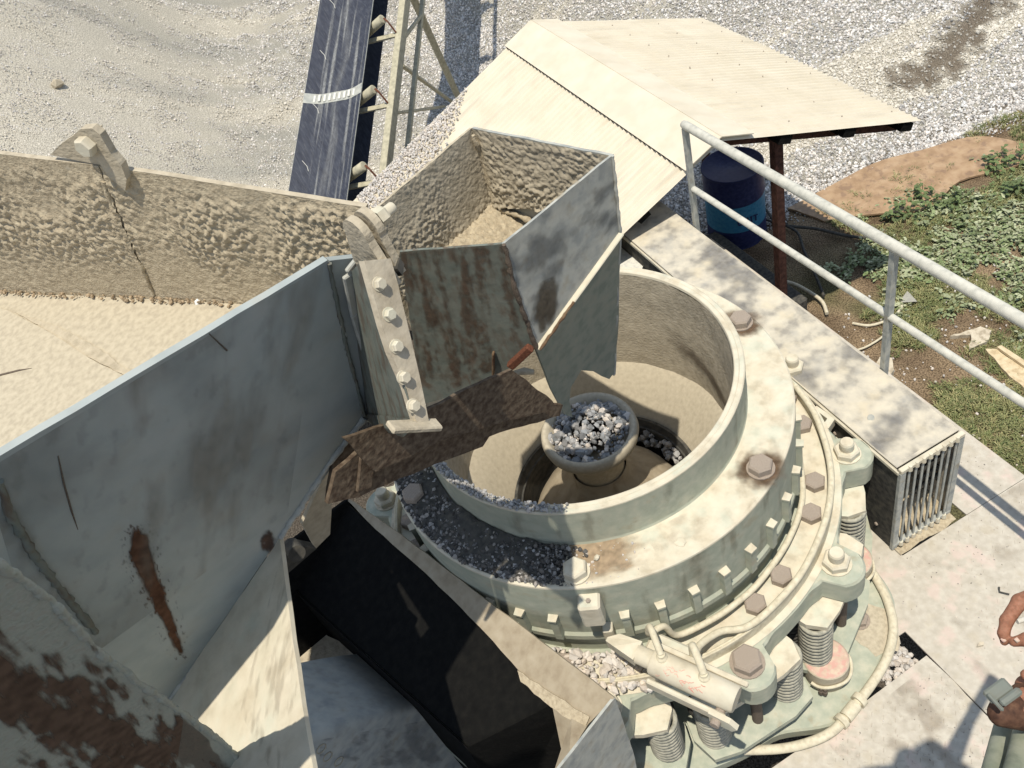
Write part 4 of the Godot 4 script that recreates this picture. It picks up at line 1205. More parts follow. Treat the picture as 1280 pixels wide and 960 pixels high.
# ---------------------------------------------------------------- conveyor
func conveyor() -> void:
	var p0: Vector3 = Vector3(-0.510, -1.600, -6.151); var p1: Vector3 = Vector3(1.212, -0.500, -8.703)
	var d := (p1 - p0).normalized()
	var side := d.cross(Vector3.UP).normalized()
	var up := side.cross(d).normalized()
	var f := Transform3D(Basis(side, up, -d), p0)   # x right, y up, -z along the belt
	var o := thing("belt_conveyor", "inclined conveyor with dark blue-grey rubber belt and side idlers", "conveyor", Vector3(p0.x, -3.9, p0.z))
	var l0 := -2.6; var l1 := 13.0; var w := 0.41
	var s := mb(true)
	var prof := [[-w, 0.075], [-w * 0.62, 0.015], [-w * 0.45, 0.0], [w * 0.45, 0.0], [w * 0.62, 0.015], [w, 0.075]]
	for j in prof.size() - 1:
		for i in 40:
			var q := func(k, a, y): return f * Vector3(prof[k][0], prof[k][1] + y, -lerpf(l0, l1, a / 40.0))
			quad(s, q.call(j, i, 0), q.call(j + 1, i, 0), q.call(j + 1, i + 1, 0), q.call(j, i + 1, 0))
			quad(s, q.call(j, i, -0.014), q.call(j, i + 1, -0.014), q.call(j + 1, i + 1, -0.014), q.call(j + 1, i, -0.014))
	var belt := obj("belt", s, M.belt, o)
	s = mb()
	for e in [-1, 1]: bar(s, f * Vector3(w * e, 0.068, -l0), f * Vector3(w * e, 0.068, -l1), 0.006, 0.018, side)
	obj("belt_edge", s, M.bright_grey, belt)
	# the splice: a dusty strip across the belt with its fasteners
	var zs := 1.671
	s = mb()
	for j in 5:
		var a: Array = prof[j]; var b: Array = prof[j + 1]
		prism(s, [f * Vector3(a[0], a[1] + 0.003, -zs + 0.16), f * Vector3(b[0], b[1] + 0.003, -zs + 0.16), f * Vector3(b[0], b[1] + 0.003, -zs), f * Vector3(a[0], a[1] + 0.003, -zs)], up * 0.003)
	obj("splice", s, M.bright_grey, belt)
	for k in 9:
		s = mb()
		var x := -0.28 + k * 0.07
		var y := 0.0 if absf(x) < w * 0.5 else 0.015
		box(s, Transform3D(f.basis, f * Vector3(x, y + 0.012, -zs + 0.08)), Vector3(0.036, 0.016, 0.11), 0.005)
		obj("splice_clip", s, M.white_dust, belt)
	for k in 7:
		s = mb(true)
		var z := -1.2 + k * 0.9; var x := -0.24 + 0.02 * (k % 2)
		tube(s, [f * Vector3(x - 0.06, 0.05, -z), f * Vector3(x, 0.018, -z + 0.07), f * Vector3(x + 0.03, 0.014, -z + 0.15)], 0.004, 5)
		obj("scratch", s, M.white_dust, belt)
	var bp := func(u, v): 
		var x: float = lerpf(-w * 0.95, w * 0.95, u)
		var ax := absf(x) / w
		return f * Vector3(x, (0.0 if ax < 0.45 else 0.015 * (ax - 0.45) / 0.17 if ax < 0.62 else 0.015 + 0.06 * (ax - 0.62) / 0.38) + 0.004, -lerpf(-1.0, 6.0, v))
	stain("dust_streak", belt, bp, func(u, v): return (smoothstep(0.56, 0.74, grain(Vector3(u * 3.5, v * 0.8, 0), 60.0)) * 0.5 + smoothstep(0.10, 0.0, absf(u - 0.55 - 0.12 * sin(v * 30.0) * (grain(Vector3(v, 0, 0), 80.0)))) * 0.35 * grain(Vector3(u * 4.0, v * 4.0, 3), 90.0)), Color(0.42, 0.43, 0.43), 90, 260)
	# frame
	for e in [-1, 1]:
		s = mb()
		var sx: float = 0.74 if e > 0 else -0.40
		var sy: float = -0.12 if e > 0 else -0.30
		bar(s, f * Vector3(sx, sy, -l0), f * Vector3(sx, sy, -l1), 0.09, 0.02, side)
		bar(s, f * Vector3(sx + 0.038 * e, sy - 0.08, -l0), f * Vector3(sx + 0.038 * e, sy - 0.08, -l1), 0.015, 0.15, side)
		obj("stringer", s, M.conveyor_paint, o)
		s = mb()
		bar(s, f * Vector3(0.74 if e > 0 else -0.4, -0.74, -l0), f * Vector3(0.74 if e > 0 else -0.4, -0.74, -l1), 0.06, 0.06, side)
		obj("bottom_chord", s, M.conveyor_paint, o)
	s = mb()
	bar(s, f * Vector3(0, -0.42, -l0), f * Vector3(0, -0.42, -l1), 0.72, 0.012, side)
	obj("return_belt", s, M.belt, o)
	var pr := mb(true)
	tube(pr, [Vector3(0, 0, 0), Vector3(0, 0.004, 0), Vector3(0, 0.376, 0), Vector3(0, 0.38, 0)], [0.05, 0.06, 0.06, 0.05], 18)
	pr.generate_normals()
	var roller := pr.commit()
	for k in 14:
		var z := -2.0 + k * 1.18
		for e in [-1, 1]:
			var dir := Vector3(e * 0.87, 0.5, 0)
			var rf := frame(f * Vector3(e * (0.25 if e > 0 else 0.10), -0.125 if e > 0 else -0.19, -z), f.basis * dir, d)
			put("idler", roller, M.conveyor_paint, o, rf)
			if e < 0: continue
			s = mb()
			var tip: Vector3 = rf * Vector3(0, 0.40, 0)
			var foot: Vector3 = f * Vector3(e * 0.71, -0.11, -z + 0.10)
			bar(s, tip, tip.lerp(foot, 0.45) + up * 0.05, 0.03, 0.012, d)
			bar(s, tip.lerp(foot, 0.45) + up * 0.05, foot, 0.03, 0.012, d)
			obj("idler_arm", s, M.rust, o)
		s = mb()
		bar(s, f * Vector3(-0.38, -0.2, -z + 0.1), f * Vector3(0.72, -0.145, -z + 0.1), 0.075, 0.03, d)
		obj("cross_member", s, M.conveyor_paint, o)
		if k % 2 == 0:
			for e in [-1, 1]:
				s = mb()
				var lx: float = 0.74 if e > 0 else -0.4
				bar(s, f * Vector3(lx, -0.3, -z), f * Vector3(lx, -0.72, -z - 0.8), 0.045, 0.045, side)
				obj("lattice_bar", s, M.conveyor_paint, o)
	# legs and stays on the shed side
	for e in [[Vector3(2.225, -1.000, -9.287), Vector3(2.862, -3.517, -10.757) + Vector3(0, -0.2, 0), 0.10], [Vector3(1.553, -1.550, -8.499), Vector3(2.705, -3.539, -10.755), 0.05], [Vector3(1.005, -1.750, -7.698), Vector3(2.546, -3.553, -10.778), 0.04], [f * Vector3(-0.4, -0.3, -3.4), Vector3(-0.9, -3.9, -10.2), 0.09], [f * Vector3(-0.4, -0.3, 1.0), Vector3(-1.2, -3.9, -5.4), 0.09], [f * Vector3(0.74, -0.2, 1.0), Vector3(0.6, -3.9, -5.4), 0.09]]:
		s = mb()
		bar(s, e[0], e[1], e[2], e[2])
		obj("leg", s, M.conveyor_paint, o)

# ---------------------------------------------------------------- the steel feed
func weld(called: String, parent: Node3D, path: Array, r: float, m: Material) -> void:
	# an uneven bead along a seam
	var s := mb(true)
	var p := []; var rad := []
	for i in path.size() - 1:
		var k := maxi(2, int((path[i + 1] - path[i]).length() / 0.018))
		for j in k:
			p.append(path[i].lerp(path[i + 1], float(j) / k) + Vector3(rng.randf_range(-1, 1), rng.randf_range(-1, 1), rng.randf_range(-1, 1)) * r * 0.25)
			rad.append(r * rng.randf_range(0.7, 1.3))
	p.append(path[-1]); rad.append(r)
	tube(s, p, rad, 6)
	obj(called, s, m, parent)

func crust(s: SurfaceTool, a: Vector3, b: Vector3, c: Vector3, d: Vector3, nu: int, nv: int, out: Vector3, amount: Callable) -> void:
	# a wall a-b (top) d-c (bottom) whose face is pushed out unevenly: dried mud
	var fn := FastNoiseLite.new(); fn.seed = 12; fn.frequency = 38.0; fn.fractal_octaves = 3; fn.fractal_gain = 0.5
	var q := func(i, j):
		var u := float(i) / nu; var v := float(j) / nv
		var p := a.lerp(b, u).lerp(d.lerp(c, u), v)
		var thick := smoothstep(0.30, 0.62, grain(p, 42.0))
		return p + out * amount.call(u, v) * ((fn.get_noise_3dv(p) + 0.35) * (0.25 + 0.75 * thick) + 0.4 * thick)
	for i in nu:
		for j in nv: quad(s, q.call(i, j), q.call(i + 1, j), q.call(i + 1, j + 1), q.call(i, j + 1))

func trough() -> void:
	var o := thing("screen_trough", "wide blue-grey steel trough with sandy floor and rust streak", "trough", Vector3(-1.900, -0.200, 0.100))
	var nn := Vector3(0.280, -0.336, 0.899)
	# near side plate
	var s := mb()
	var pts: Array = [Vector3(-2.119, 2.388, 1.600), Vector3(-1.991, 2.370, 1.553), Vector3(-1.804, 2.340, 1.484), Vector3(-1.564, 2.306, 1.396), Vector3(-1.335, 2.273, 1.312), Vector3(-1.040, 2.230, 1.204), Vector3(-1.112, 1.814, 1.071), Vector3(-1.185, 1.323, 0.910), Vector3(-1.267, 1.254, 0.910), Vector3(-1.380, 1.183, 0.918), Vector3(-1.496, 1.115, 0.930), Vector3(-1.616, 1.042, 0.939), Vector3(-1.722, 0.996, 0.955), Vector3(-1.997, 0.817, 0.974), Vector3(-2.485, 0.509, 1.011), Vector3(-2.880, 0.258, 1.041), Vector3(-2.727, 1.560, 1.480)]
	prism(s, ragged(pts, 0.10, 0.0035), nn * -0.022)
	var side := obj("side_plate", s, M.blue_grey, o)
	s = mb()
	var pa: Vector2 = Vector2(0.27, 0.10); var pb := Vector2(0.80, 0.92)
	stain("rust_streak", side, patch(Vector3(-1.997, 1.836, 1.358), Vector3(-1.861, 1.516, 1.196), Vector3(-2.303, 0.634, 1.005), Vector3(-2.403, 1.142, 1.226)), func(u, v):
		var p := Vector2(u, v); var t := clampf((p - pa).dot(pb - pa) / (pb - pa).length_squared(), 0.0, 1.0)
		var d := p.distance_to(pa.lerp(pb, t)) * Vector2(1.0, 1.0).x
		var wide := lerpf(0.115, 0.035, t) * smoothstep(-0.02, 0.08, t + 0.03)
		return 0.95 * smoothstep(wide + 0.025, wide - 0.025, d + (grain(Vector3(u, v, 0), 110.0) - 0.5) * 0.06) + 0.7 * smoothstep(wide + 0.17, wide, d) * smoothstep(0.62, 0.72, grain(Vector3(u, v, 4), 420.0)), Color(0.125, 0.066, 0.042), 90, 130)
	stain("rust_spot", side, patch(Vector3(-1.750, 1.184, 1.038), Vector3(-1.698, 1.057, 0.974), Vector3(-1.773, 0.873, 0.929), Vector3(-1.825, 1.013, 0.997)), func(u, v): return 0.8 * smoothstep(0.4, 0.2, Vector2(u - 0.5, (v - 0.5) * 0.8).length() + (grain(Vector3(u, v, 0), 70.0) - 0.5) * 0.3), Color(0.10, 0.06, 0.045), 24, 24)
	stain("smudge", side, patch(Vector3(-2.040, 2.359, 1.567), Vector3(-1.058, 2.222, 1.210), Vector3(-1.629, 1.129, 0.979), Vector3(-2.558, 1.292, 1.330)), func(u, v): return smoothstep(0.45, 0.85, grain(Vector3(u * 1.3, v, 2), 26.0)) * 0.22 + smoothstep(0.62, 0.72, grain(Vector3(u * 2.0, v, 5), 150.0)) * 0.08 + 0.35 * smoothstep(0.10, 0.0, u) * grain(Vector3(u, v, 8), 160.0), Color(0.13, 0.125, 0.115), 130, 90)
	stain("dust_film", side, patch(Vector3(-2.039, 2.360, 1.568), Vector3(-1.058, 2.223, 1.211), Vector3(-1.629, 1.131, 0.981), Vector3(-2.557, 1.294, 1.331)), func(u, v): return smoothstep(0.52, 0.8, grain(Vector3(u * 2.4, v * 0.7, 11), 50.0)) * 0.3, Color(0.40, 0.37, 0.31), 110, 70)
	for e in [[Vector3(-1.917, 2.240, 1.483), Vector3(-1.968, 2.134, 1.459), Vector3(-2.023, 2.007, 1.428), Vector3(-2.058, 1.919, 1.406)], [Vector3(-1.434, 2.278, 1.346), Vector3(-1.425, 2.172, 1.304)], [Vector3(-2.117, 2.147, 1.510), Vector3(-2.170, 1.976, 1.463), Vector3(-2.217, 1.797, 1.410), Vector3(-2.253, 1.656, 1.369)]]:
		s = mb(true)
		tube(s, e, [0.0015, 0.003, 0.003, 0.001].slice(0, e.size()), 5)
		obj("scratch", s, M.dark_bolt, side)
	weld("weld", side, [Vector3(-1.041, 2.214, 1.203), Vector3(-1.081, 1.989, 1.131), Vector3(-1.115, 1.789, 1.067), Vector3(-1.145, 1.564, 0.992), Vector3(-1.179, 1.335, 0.917)], 0.007, M.rusty_grey)
	weld("weld", side, [Vector3(-1.182, 1.324, 0.914), Vector3(-1.277, 1.277, 0.926), Vector3(-1.402, 1.214, 0.942), Vector3(-1.561, 1.105, 0.950), Vector3(-1.720, 1.003, 0.962)], 0.014, M.bright_grey)
	weld("weld", side, [Vector3(-1.763, 0.899, 0.936), Vector3(-1.923, 0.826, 0.959), Vector3(-2.127, 0.712, 0.980), Vector3(-2.350, 0.581, 1.000), Vector3(-2.498, 0.508, 1.019)], 0.010, M.bright_grey)
	weld("weld", side, [Vector3(-2.038, 2.302, 1.547), Vector3(-2.096, 2.177, 1.518), Vector3(-2.167, 1.975, 1.465), Vector3(-2.242, 1.699, 1.385), Vector3(-2.324, 1.381, 1.292)], 0.012, M.rusty_grey)
	# the bottom panel folded out into the sun
	s = mb()
	prism(s, ragged([Vector3(-1.722, 0.996, 0.955), Vector3(-1.773, 0.954, 1.173), Vector3(-1.822, 0.912, 1.381), Vector3(-1.872, 0.870, 1.624), Vector3(-1.911, 0.835, 1.851), Vector3(-1.949, 0.802, 2.029), Vector3(-2.327, 0.576, 1.727), Vector3(-3.065, 0.140, 1.023), Vector3(-2.485, 0.509, 1.011)], 0.09, 0.004), Vector3(-0.536, 0.844, 0.039) * -0.02)
	var bp := obj("bottom_panel", s, M.dust, o)
	stain("dust_smear", bp, patch(Vector3(-1.736, 0.988, 1.023), Vector3(-1.868, 0.880, 1.560), Vector3(-2.070, 0.741, 1.797), Vector3(-2.152, 0.707, 1.402)), func(u, v): return smoothstep(0.5, 0.75, grain(Vector3(u * 2.0, v, 1), 60.0)) * 0.25, Color(0.40, 0.35, 0.28), 70, 70)
	# strip and gusset beyond the seam, out to the flange
	s = mb()
	prism(s, ragged([Vector3(-1.036, 2.219, 1.194), Vector3(-0.953, 2.153, 1.144), Vector3(-1.008, 1.735, 1.005), Vector3(-1.071, 1.087, 0.782), Vector3(-1.163, 1.187, 0.848), Vector3(-1.186, 1.302, 0.898)], 0.06, 0.003), nn * -0.02)
	obj("end_plate", s, M.blue_grey, o)
	s = mb()
	var lip: Array = [Vector3(-0.944, 2.169, 1.185), Vector3(-0.999, 2.144, 1.192), Vector3(-1.030, 1.958, 1.133), Vector3(-1.069, 1.556, 0.995), Vector3(-1.087, 1.183, 0.861)]
	for i in lip.size() - 1: bar(s, lip[i], lip[i + 1], 0.016, 0.05, nn, 0.004)
	obj("stiffener", s, M.bright_grey, o)
	s = mb()
	prism(s, [Vector3(-0.993, 2.127, 1.181), Vector3(-0.955, 2.284, 1.384), Vector3(-0.982, 2.143, 1.417), Vector3(-1.009, 2.004, 1.464), Vector3(-1.020, 1.932, 1.556), Vector3(-1.041, 1.816, 1.599), Vector3(-1.126, 1.460, 1.175), Vector3(-1.191, 1.196, 0.791), Vector3(-1.087, 1.689, 0.983), Vector3(-1.027, 1.973, 1.106)], nn * -0.01)
	obj("gusset", s, M.rusty_grey, o)
	s = mb()
	prism(s, ragged([Vector3(-1.198, 1.174, 0.739), Vector3(-1.040, 1.821, 1.601), Vector3(-1.090, 1.605, 1.400), Vector3(-1.142, 1.390, 1.108)], 0.05, 0.003), nn * -0.03)
	obj("gusset_foot", s, M.rusty_grey, o)
	# far wall, caked with mud, in two plates
	var ng := Vector3(-0.723, 0.000, 0.691)
	var wall := func(a: Vector3, b: Vector3, c: Vector3, d: Vector3):
		var t := mb(true)
		crust(t, a, b, c, d, int((b - a).length() / 0.0065), 100, ng, func(u, v): return 0.013 * smoothstep(0.0, 0.12, v) * smoothstep(0.8, 0.5, v) + 0.006)
		var w := obj("far_wall", t, M.caked, o)
		t = mb()
		prism(t, ragged([a, b, c, d], 0.1, 0.002), ng * -0.02)
		obj("wall_plate", t, M.mud_wall, w)
		return w
	var w1: MeshInstance3D = wall.call(Vector3(-1.997, 2.498, -0.153), Vector3(-1.568, 2.419, 0.295), Vector3(-1.700, 1.770, 0.157), Vector3(-2.529, 1.758, -0.711))
	var w2: MeshInstance3D = wall.call(Vector3(-1.563, 2.419, 0.301), Vector3(-0.851, 2.242, 1.046), Vector3(-0.967, 1.748, 0.925), Vector3(-1.694, 1.771, 0.164))
	weld("mud_ridge", w2, [Vector3(-1.582, 2.355, 0.281), Vector3(-1.623, 2.227, 0.238), Vector3(-1.660, 2.083, 0.199), Vector3(-1.664, 1.962, 0.195), Vector3(-1.699, 1.797, 0.158)], 0.012, M.caked)
	# the lifting lugs that join the two plates
	var nf := ng
	s = mb()
	prism(s, ragged([Vector3(-1.709, 2.467, 0.147) + nf * 0.0, Vector3(-1.656, 2.504, 0.204), Vector3(-1.563, 2.551, 0.301), Vector3(-1.487, 2.565, 0.381), Vector3(-1.561, 2.422, 0.303)], 0.05, 0.003), ng * -0.02)
	obj("lug", s, M.mud_wall, o)
	s = mb()
	prism(s, ragged([Vector3(-1.576, 2.533, 0.287), Vector3(-1.551, 2.563, 0.313), Vector3(-1.519, 2.582, 0.347), Vector3(-1.482, 2.583, 0.386), Vector3(-1.470, 2.558, 0.398), Vector3(-1.475, 2.484, 0.393), Vector3(-1.467, 2.439, 0.401), Vector3(-1.480, 2.380, 0.388), Vector3(-1.509, 2.333, 0.357), Vector3(-1.533, 2.395, 0.332), Vector3(-1.533, 2.454, 0.332), Vector3(-1.569, 2.475, 0.294), Vector3(-1.585, 2.495, 0.278)], 0.04, 0.003), nf * 0.03)
	var lug := obj("lug", s, M.mud_wall, o)
	put("bolt", hex_mesh(0.036, 0.034), M.dust, lug, frame(Vector3(-1.526, 2.524, 0.340) + nf * 0.03, nf))
	# floor sheets: the rear one, and the nearer ones lying on it
	var nfl := Vector3(-0.082, 0.995, 0.056)
	s = mb()
	prism(s, [Vector3(-2.615, 1.750, -0.810), Vector3(-1.846, 1.768, 0.006), Vector3(-1.423, 1.777, 0.454), Vector3(-1.260, 1.781, 0.631), Vector3(-1.140, 1.782, 0.794), Vector3(-1.059, 1.785, 1.010), Vector3(-1.826, 1.710, 1.222), Vector3(-1.889, 1.734, 0.542), Vector3(-2.063, 1.738, 0.217), Vector3(-2.279, 1.746, -0.241), Vector3(-2.617, 1.746, -0.748)], nfl * -0.02)
	obj("floor_sheet", s, M.sand, o)
	s = mb()
	prism(s, ragged([Vector3(-2.603, 1.765, -0.738), Vector3(-2.337, 1.764, -0.336), Vector3(-2.171, 1.760, -0.020), Vector3(-2.026, 1.754, 0.295), Vector3(-1.883, 1.751, 0.568), Vector3(-1.924, 1.718, 1.249), Vector3(-3.364, 1.577, 1.645), Vector3(-2.617, 1.724, -0.041)], 0.09, 0.003), nfl * -0.014)
	obj("floor_sheet", s, M.sand, o)
	s = mb(true)
	tube(s, [Vector3(-2.616, 1.726, -0.050), Vector3(-2.401, 1.736, 0.088), Vector3(-2.317, 1.741, 0.129), Vector3(-2.262, 1.743, 0.162)], [0.004, 0.005, 0.004, 0.001], 5)
	obj("seam", s, M.dark_bolt, o)
	s = mb()
	prism(s, ragged([Vector3(-2.311, 1.749, -0.313), Vector3(-2.142, 1.748, -0.049), Vector3(-2.061, 1.747, 0.097), Vector3(-1.965, 1.743, 0.298), Vector3(-1.879, 1.738, 0.512), Vector3(-1.896, 1.736, 0.528), Vector3(-2.062, 1.740, 0.221), Vector3(-2.180, 1.745, -0.048)], 0.04, 0.004), nfl * 0.006)
	obj("grit_line", s, M.mud_wall, o)
	var bits := []
	for k in 150:
		var u := rng.randf()
		var p := Vector3(-2.366, 1.771, -0.540).lerp(Vector3(-1.412, 1.787, 0.459), u) + nf * rng.randf_range(0.0, 0.03)
		var r := rng.randf_range(0.004, 0.013)
		bits.append([Transform3D(any_turn().scaled(Vector3.ONE * r), p), Color(0.36, 0.28, 0.19) * rng.randf_range(0.6, 1.2)])
	bits.append([Transform3D(any_turn().scaled(Vector3.ONE * 0.022), Vector3(-1.546, 1.774, 0.336)), Color(0.8, 0.8, 0.78)])
	scatter("grit", rock_mesh(30), M.stone, bits, "crumbs of dried mud along the foot of the trough's far wall")
	# hinge lugs where trough and chute meet
	var u := Vector3(0.940, 0.000, -0.342)
	var hp: Vector3 = Vector3(-0.896, 2.310, 1.268)
	s = mb()
	var hub := func(off, r, a0, a1): 
		var q := []
		for k in 15:
			var t: float = lerpf(a0, a1, k / 14.0)
			q.append(hp + u * off + (Vector3.UP * sin(t) + u.cross(Vector3.UP) * cos(t)) * r)
		return q
	var front: Array = hub.call(0.0, 0.055, -0.4, PI + 0.4)
	front.append(hp + Vector3.DOWN * 0.16 - u.cross(Vector3.UP) * 0.05); front.append(hp + Vector3.DOWN * 0.16 + u.cross(Vector3.UP) * 0.07)
	prism(s, front, u * 0.026)
	var hl := obj("hinge_lug", s, M.mud_wall, o)
	s = mb()
	var back: Array = hub.call(-0.045, 0.055, -0.2, PI)
	back.append(hp - u * 0.045 + Vector3.DOWN * 0.16 - u.cross(Vector3.UP) * 0.10); back.append(hp - u * 0.045 + Vector3.DOWN * 0.16 + u.cross(Vector3.UP) * 0.1)
	prism(s, back, u * 0.026)
	obj("hinge_lug", s, M.mud_wall, o)
	put("washer", hex_mesh(0.032, 0.012, 1.2), M.dust, hl, frame(hp + u * 0.026, u))
	put("nut", hex_mesh(0.031, 0.034), M.dust, hl, frame(hp + u * 0.04, u))
	s = mb(true)
	tube(s, [hp + u * 0.07, hp + u * 0.105, hp + u * 0.11], [0.018, 0.018, 0.014], 14)
	obj("bolt_end", s, M.dust, hl)
	# brackets under the trough
	s = mb()
	prism(s, [Vector3(-1.476, 0.723, 0.465), Vector3(-1.429, 0.719, 0.449), Vector3(-1.657, 0.142, 0.304), Vector3(-1.757, 0.125, 0.329), Vector3(-1.715, 0.463, 0.443)], nn * -0.02)
	obj("hanger", s, M.mud_wall, o)
	s = mb()
	prism(s, [Vector3(-1.839, 0.568, 0.632), Vector3(-1.758, 0.468, 0.569), Vector3(-1.720, 0.313, 0.499), Vector3(-1.931, 0.319, 0.567)], nn * -0.05)
	obj("hanger_foot", s, M.steel_dark, o)
	s = mb(true)
	tube(s, [Vector3(-1.771, 0.613, 0.672), Vector3(-1.771, 0.613, 0.672) + Vector3(0.02, 0.03, 0.09)], 0.04, 16)
	obj("bolt_head", s, M.steel_dark, o)
	# the nearest plate, thick with scaly rust
	o = thing("rusted_plate", "near scaly steel plate with large rust patches and chipped edge", "steel plate", Vector3(-2.178, 1.934, 2.004))
	s = mb()
	prism(s, ragged([Vector3(-1.841, 2.782, 2.217), Vector3(-1.877, 2.550, 2.141), Vector3(-1.902, 2.362, 2.078), Vector3(-1.988, 2.000, 1.970), Vector3(-2.046, 1.652, 1.858), Vector3(-2.111, 1.241, 1.724), Vector3(-2.179, 0.836, 1.594), Vector3(-2.359, 0.050, 1.357), Vector3(-2.996, -1.434, 1.000), Vector3(-2.654, 1.693, 2.063)], 0.05, 0.007), nn * -0.02)
	obj("plate", s, M.scaly_rust, o)
	weld("chipped_edge", o, [Vector3(-1.844, 2.779, 2.212), Vector3(-1.881, 2.544, 2.136), Vector3(-1.892, 2.456, 2.106), Vector3(-1.906, 2.355, 2.073), Vector3(-1.949, 2.180, 2.021), Vector3(-1.994, 1.991, 1.964), Vector3(-2.052, 1.641, 1.851), Vector3(-2.117, 1.226, 1.716), Vector3(-2.189, 0.812, 1.584), Vector3(-2.372, 0.017, 1.344)], 0.010, M.scaly_rust)
	var rusty := patch(Vector3(-1.851, 2.673, 2.183), Vector3(-2.311, 0.259, 1.424), Vector3(-2.873, -0.801, 1.203), Vector3(-2.638, 1.571, 2.017))
	var tops := PackedVector2Array([Vector2(0.000, 0.280), Vector2(0.120, 0.300), Vector2(0.250, 0.260), Vector2(0.380, 0.300), Vector2(0.500, 0.220), Vector2(0.620, 0.080), Vector2(0.750, 0.120), Vector2(0.900, 0.300), Vector2(1.000, 0.450)])
	stain("rust_patch", o, rusty, func(u, v):
		var c := 0.3
		for i in tops.size() - 1:
			if u >= tops[i].x: c = lerpf(tops[i].y, tops[i + 1].y, clampf((u - tops[i].x) / (tops[i + 1].x - tops[i].x), 0.0, 1.0))
		var n := grain(Vector3(u, v, 0), 60.0) - 0.5 + 0.9 * (grain(Vector3(u, v, 3), 330.0) - 0.5)
		var band := smoothstep(0.15, 0.05, absf(v - c) + n * 0.34) * (0.55 if u > 0.55 else 1.0)
		var corner := smoothstep(0.62, 0.74, u + n * 0.3) * smoothstep(0.05, 0.14, v + n * 0.1)
		var spots := smoothstep(0.66, 0.72, grain(Vector3(u, v, 9), 85.0) + n * 0.2)
		return maxf(maxf(band, corner), spots) * 0.95, Color(0.13, 0.09, 0.066), 300, 180)

